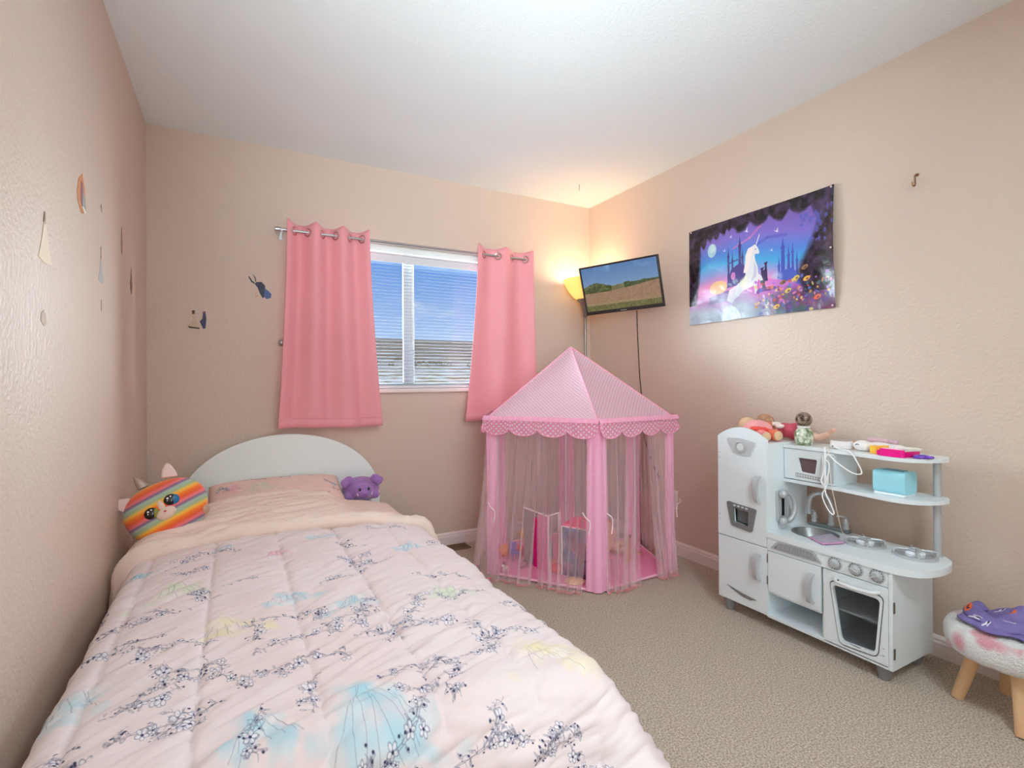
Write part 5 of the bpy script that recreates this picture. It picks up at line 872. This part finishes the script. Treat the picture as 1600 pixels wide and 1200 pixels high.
g = G().lathe([(0, .186), (.10, .184), (.158, .187), (.170, .196), (.175, .220), (.175, .248), (.168, .264), (.150, .273), (.08, .276), (0, .277)], (SC.x, SC.y, 0), 64)
g.v = [v+Vector((noise.noise(v*60), noise.noise(v*60+Vector((9, 0, 0))), noise.noise(v*60+Vector((0, 9, 0)))))*.0018 for v in g.v]
obj('seat', g, fleece, so, smooth=180)
oak = M('pale_wood', (212, 170, 128), .55, var=(9, (226, 188, 146), .25))
for a in (112, 205, 292, 25):
    c_, s_ = math.cos(math.radians(a)), math.sin(math.radians(a)); rb = .140
    obj('leg', G().tube([(SC.x+c_*.085, SC.y+s_*.085, .192), (SC.x+c_*rb, SC.y+s_*rb, .0)], [.021, .018], 20), oak, so, bevel=.002)
gp = Canvas(420, 300, (124, 112, 168)); gp.a += (gp.noise(6, 4)[..., None]-.5)*.10
for x, y, c in ((70, 210, 'o'), (230, 120, 'o'), (330, 230, 'o'), (120, 60, 'o'), (380, 60, 'o')):
    gp.ell(x, y, 24, 22, (236, 118, 76)); gp.line([(x-9, y+6), (x, y-8), (x+9, y+6)], (44, 30, 60), 2.5); gp.ell(x-7, y-4, 3, 3, (44, 30, 60)); gp.ell(x+7, y-4, 3, 3, (44, 30, 60))
for x, y in ((150, 190), (300, 60), (40, 90), (250, 250), (190, 20), (380, 150)):
    gp.line([(x-20, y-6), (x-4, y+2), (x+16, y-2)], (232, 226, 236), 4); gp.ell(x+12, y+8, 8, 6, (40, 30, 56)); gp.line([(x-10, y+10), (x+22, y+12)], (226, 220, 232), 2)
cloth_m = printed('halloween_cloth', gp.image('purple_print'), .8, spec=.15, bump=(60, .15, .004))
gar = thing('folded_garment', (2.62, .70, .278), 'crumpled purple printed garment on the fleece stool', 'garment')
def heap(s, t, lift=0):
    x, y = 2*s-1, 2*t-1; r = max(abs(x), abs(y)); R = math.hypot(x, y)+1e-6; k = r/R; a = math.atan2(y, x)
    rad = (.125+.018*math.sin(3*a+1)+.010*math.sin(7*a))*r; px, py = SC.x-.005+rad*math.cos(a), SC.y-.012+rad*math.sin(a)
    n = noise.noise(Vector((px*16, py*16, 2)))*.5+noise.noise(Vector((px*34, py*30, 7)))*.28
    ridge = .026*math.exp(-((x*.8-y*.5-.25)/.22)**2)+.020*math.exp(-((x*.3+y*.9-.1)/.18)**2)
    z = .279+(.010+.018*(1-r**2.2)+.8*ridge*(1-r**3)+.020*n*(1-r**4))
    z = max(z, .2805-(.05*max(0, rad-.15)))
    if r > .97: z = min(z, .286)
    return (px, py, z)
obj('cloth', G().grid(lambda s, t: heap(s, t), 60, 60, uv=lambda s, t: (s, t)), cloth_m, gar, solid=.004, smooth=180)
def heap2(s, t):
    a = -.6+3.6*s; rad = .060+.055*t; px, py = SC.x+.012+rad*math.cos(a+1.9), SC.y+.012+rad*math.sin(a+1.9)
    return (px, py, .306+.016*math.sin(PI*t)+.014*noise.noise(Vector((px*22, py*22, 5)))-.010*t)
obj('brim', G().grid(heap2, 50, 12, uv=lambda s, t: (s, t*.4)), cloth_m, gar, solid=.004, smooth=180)
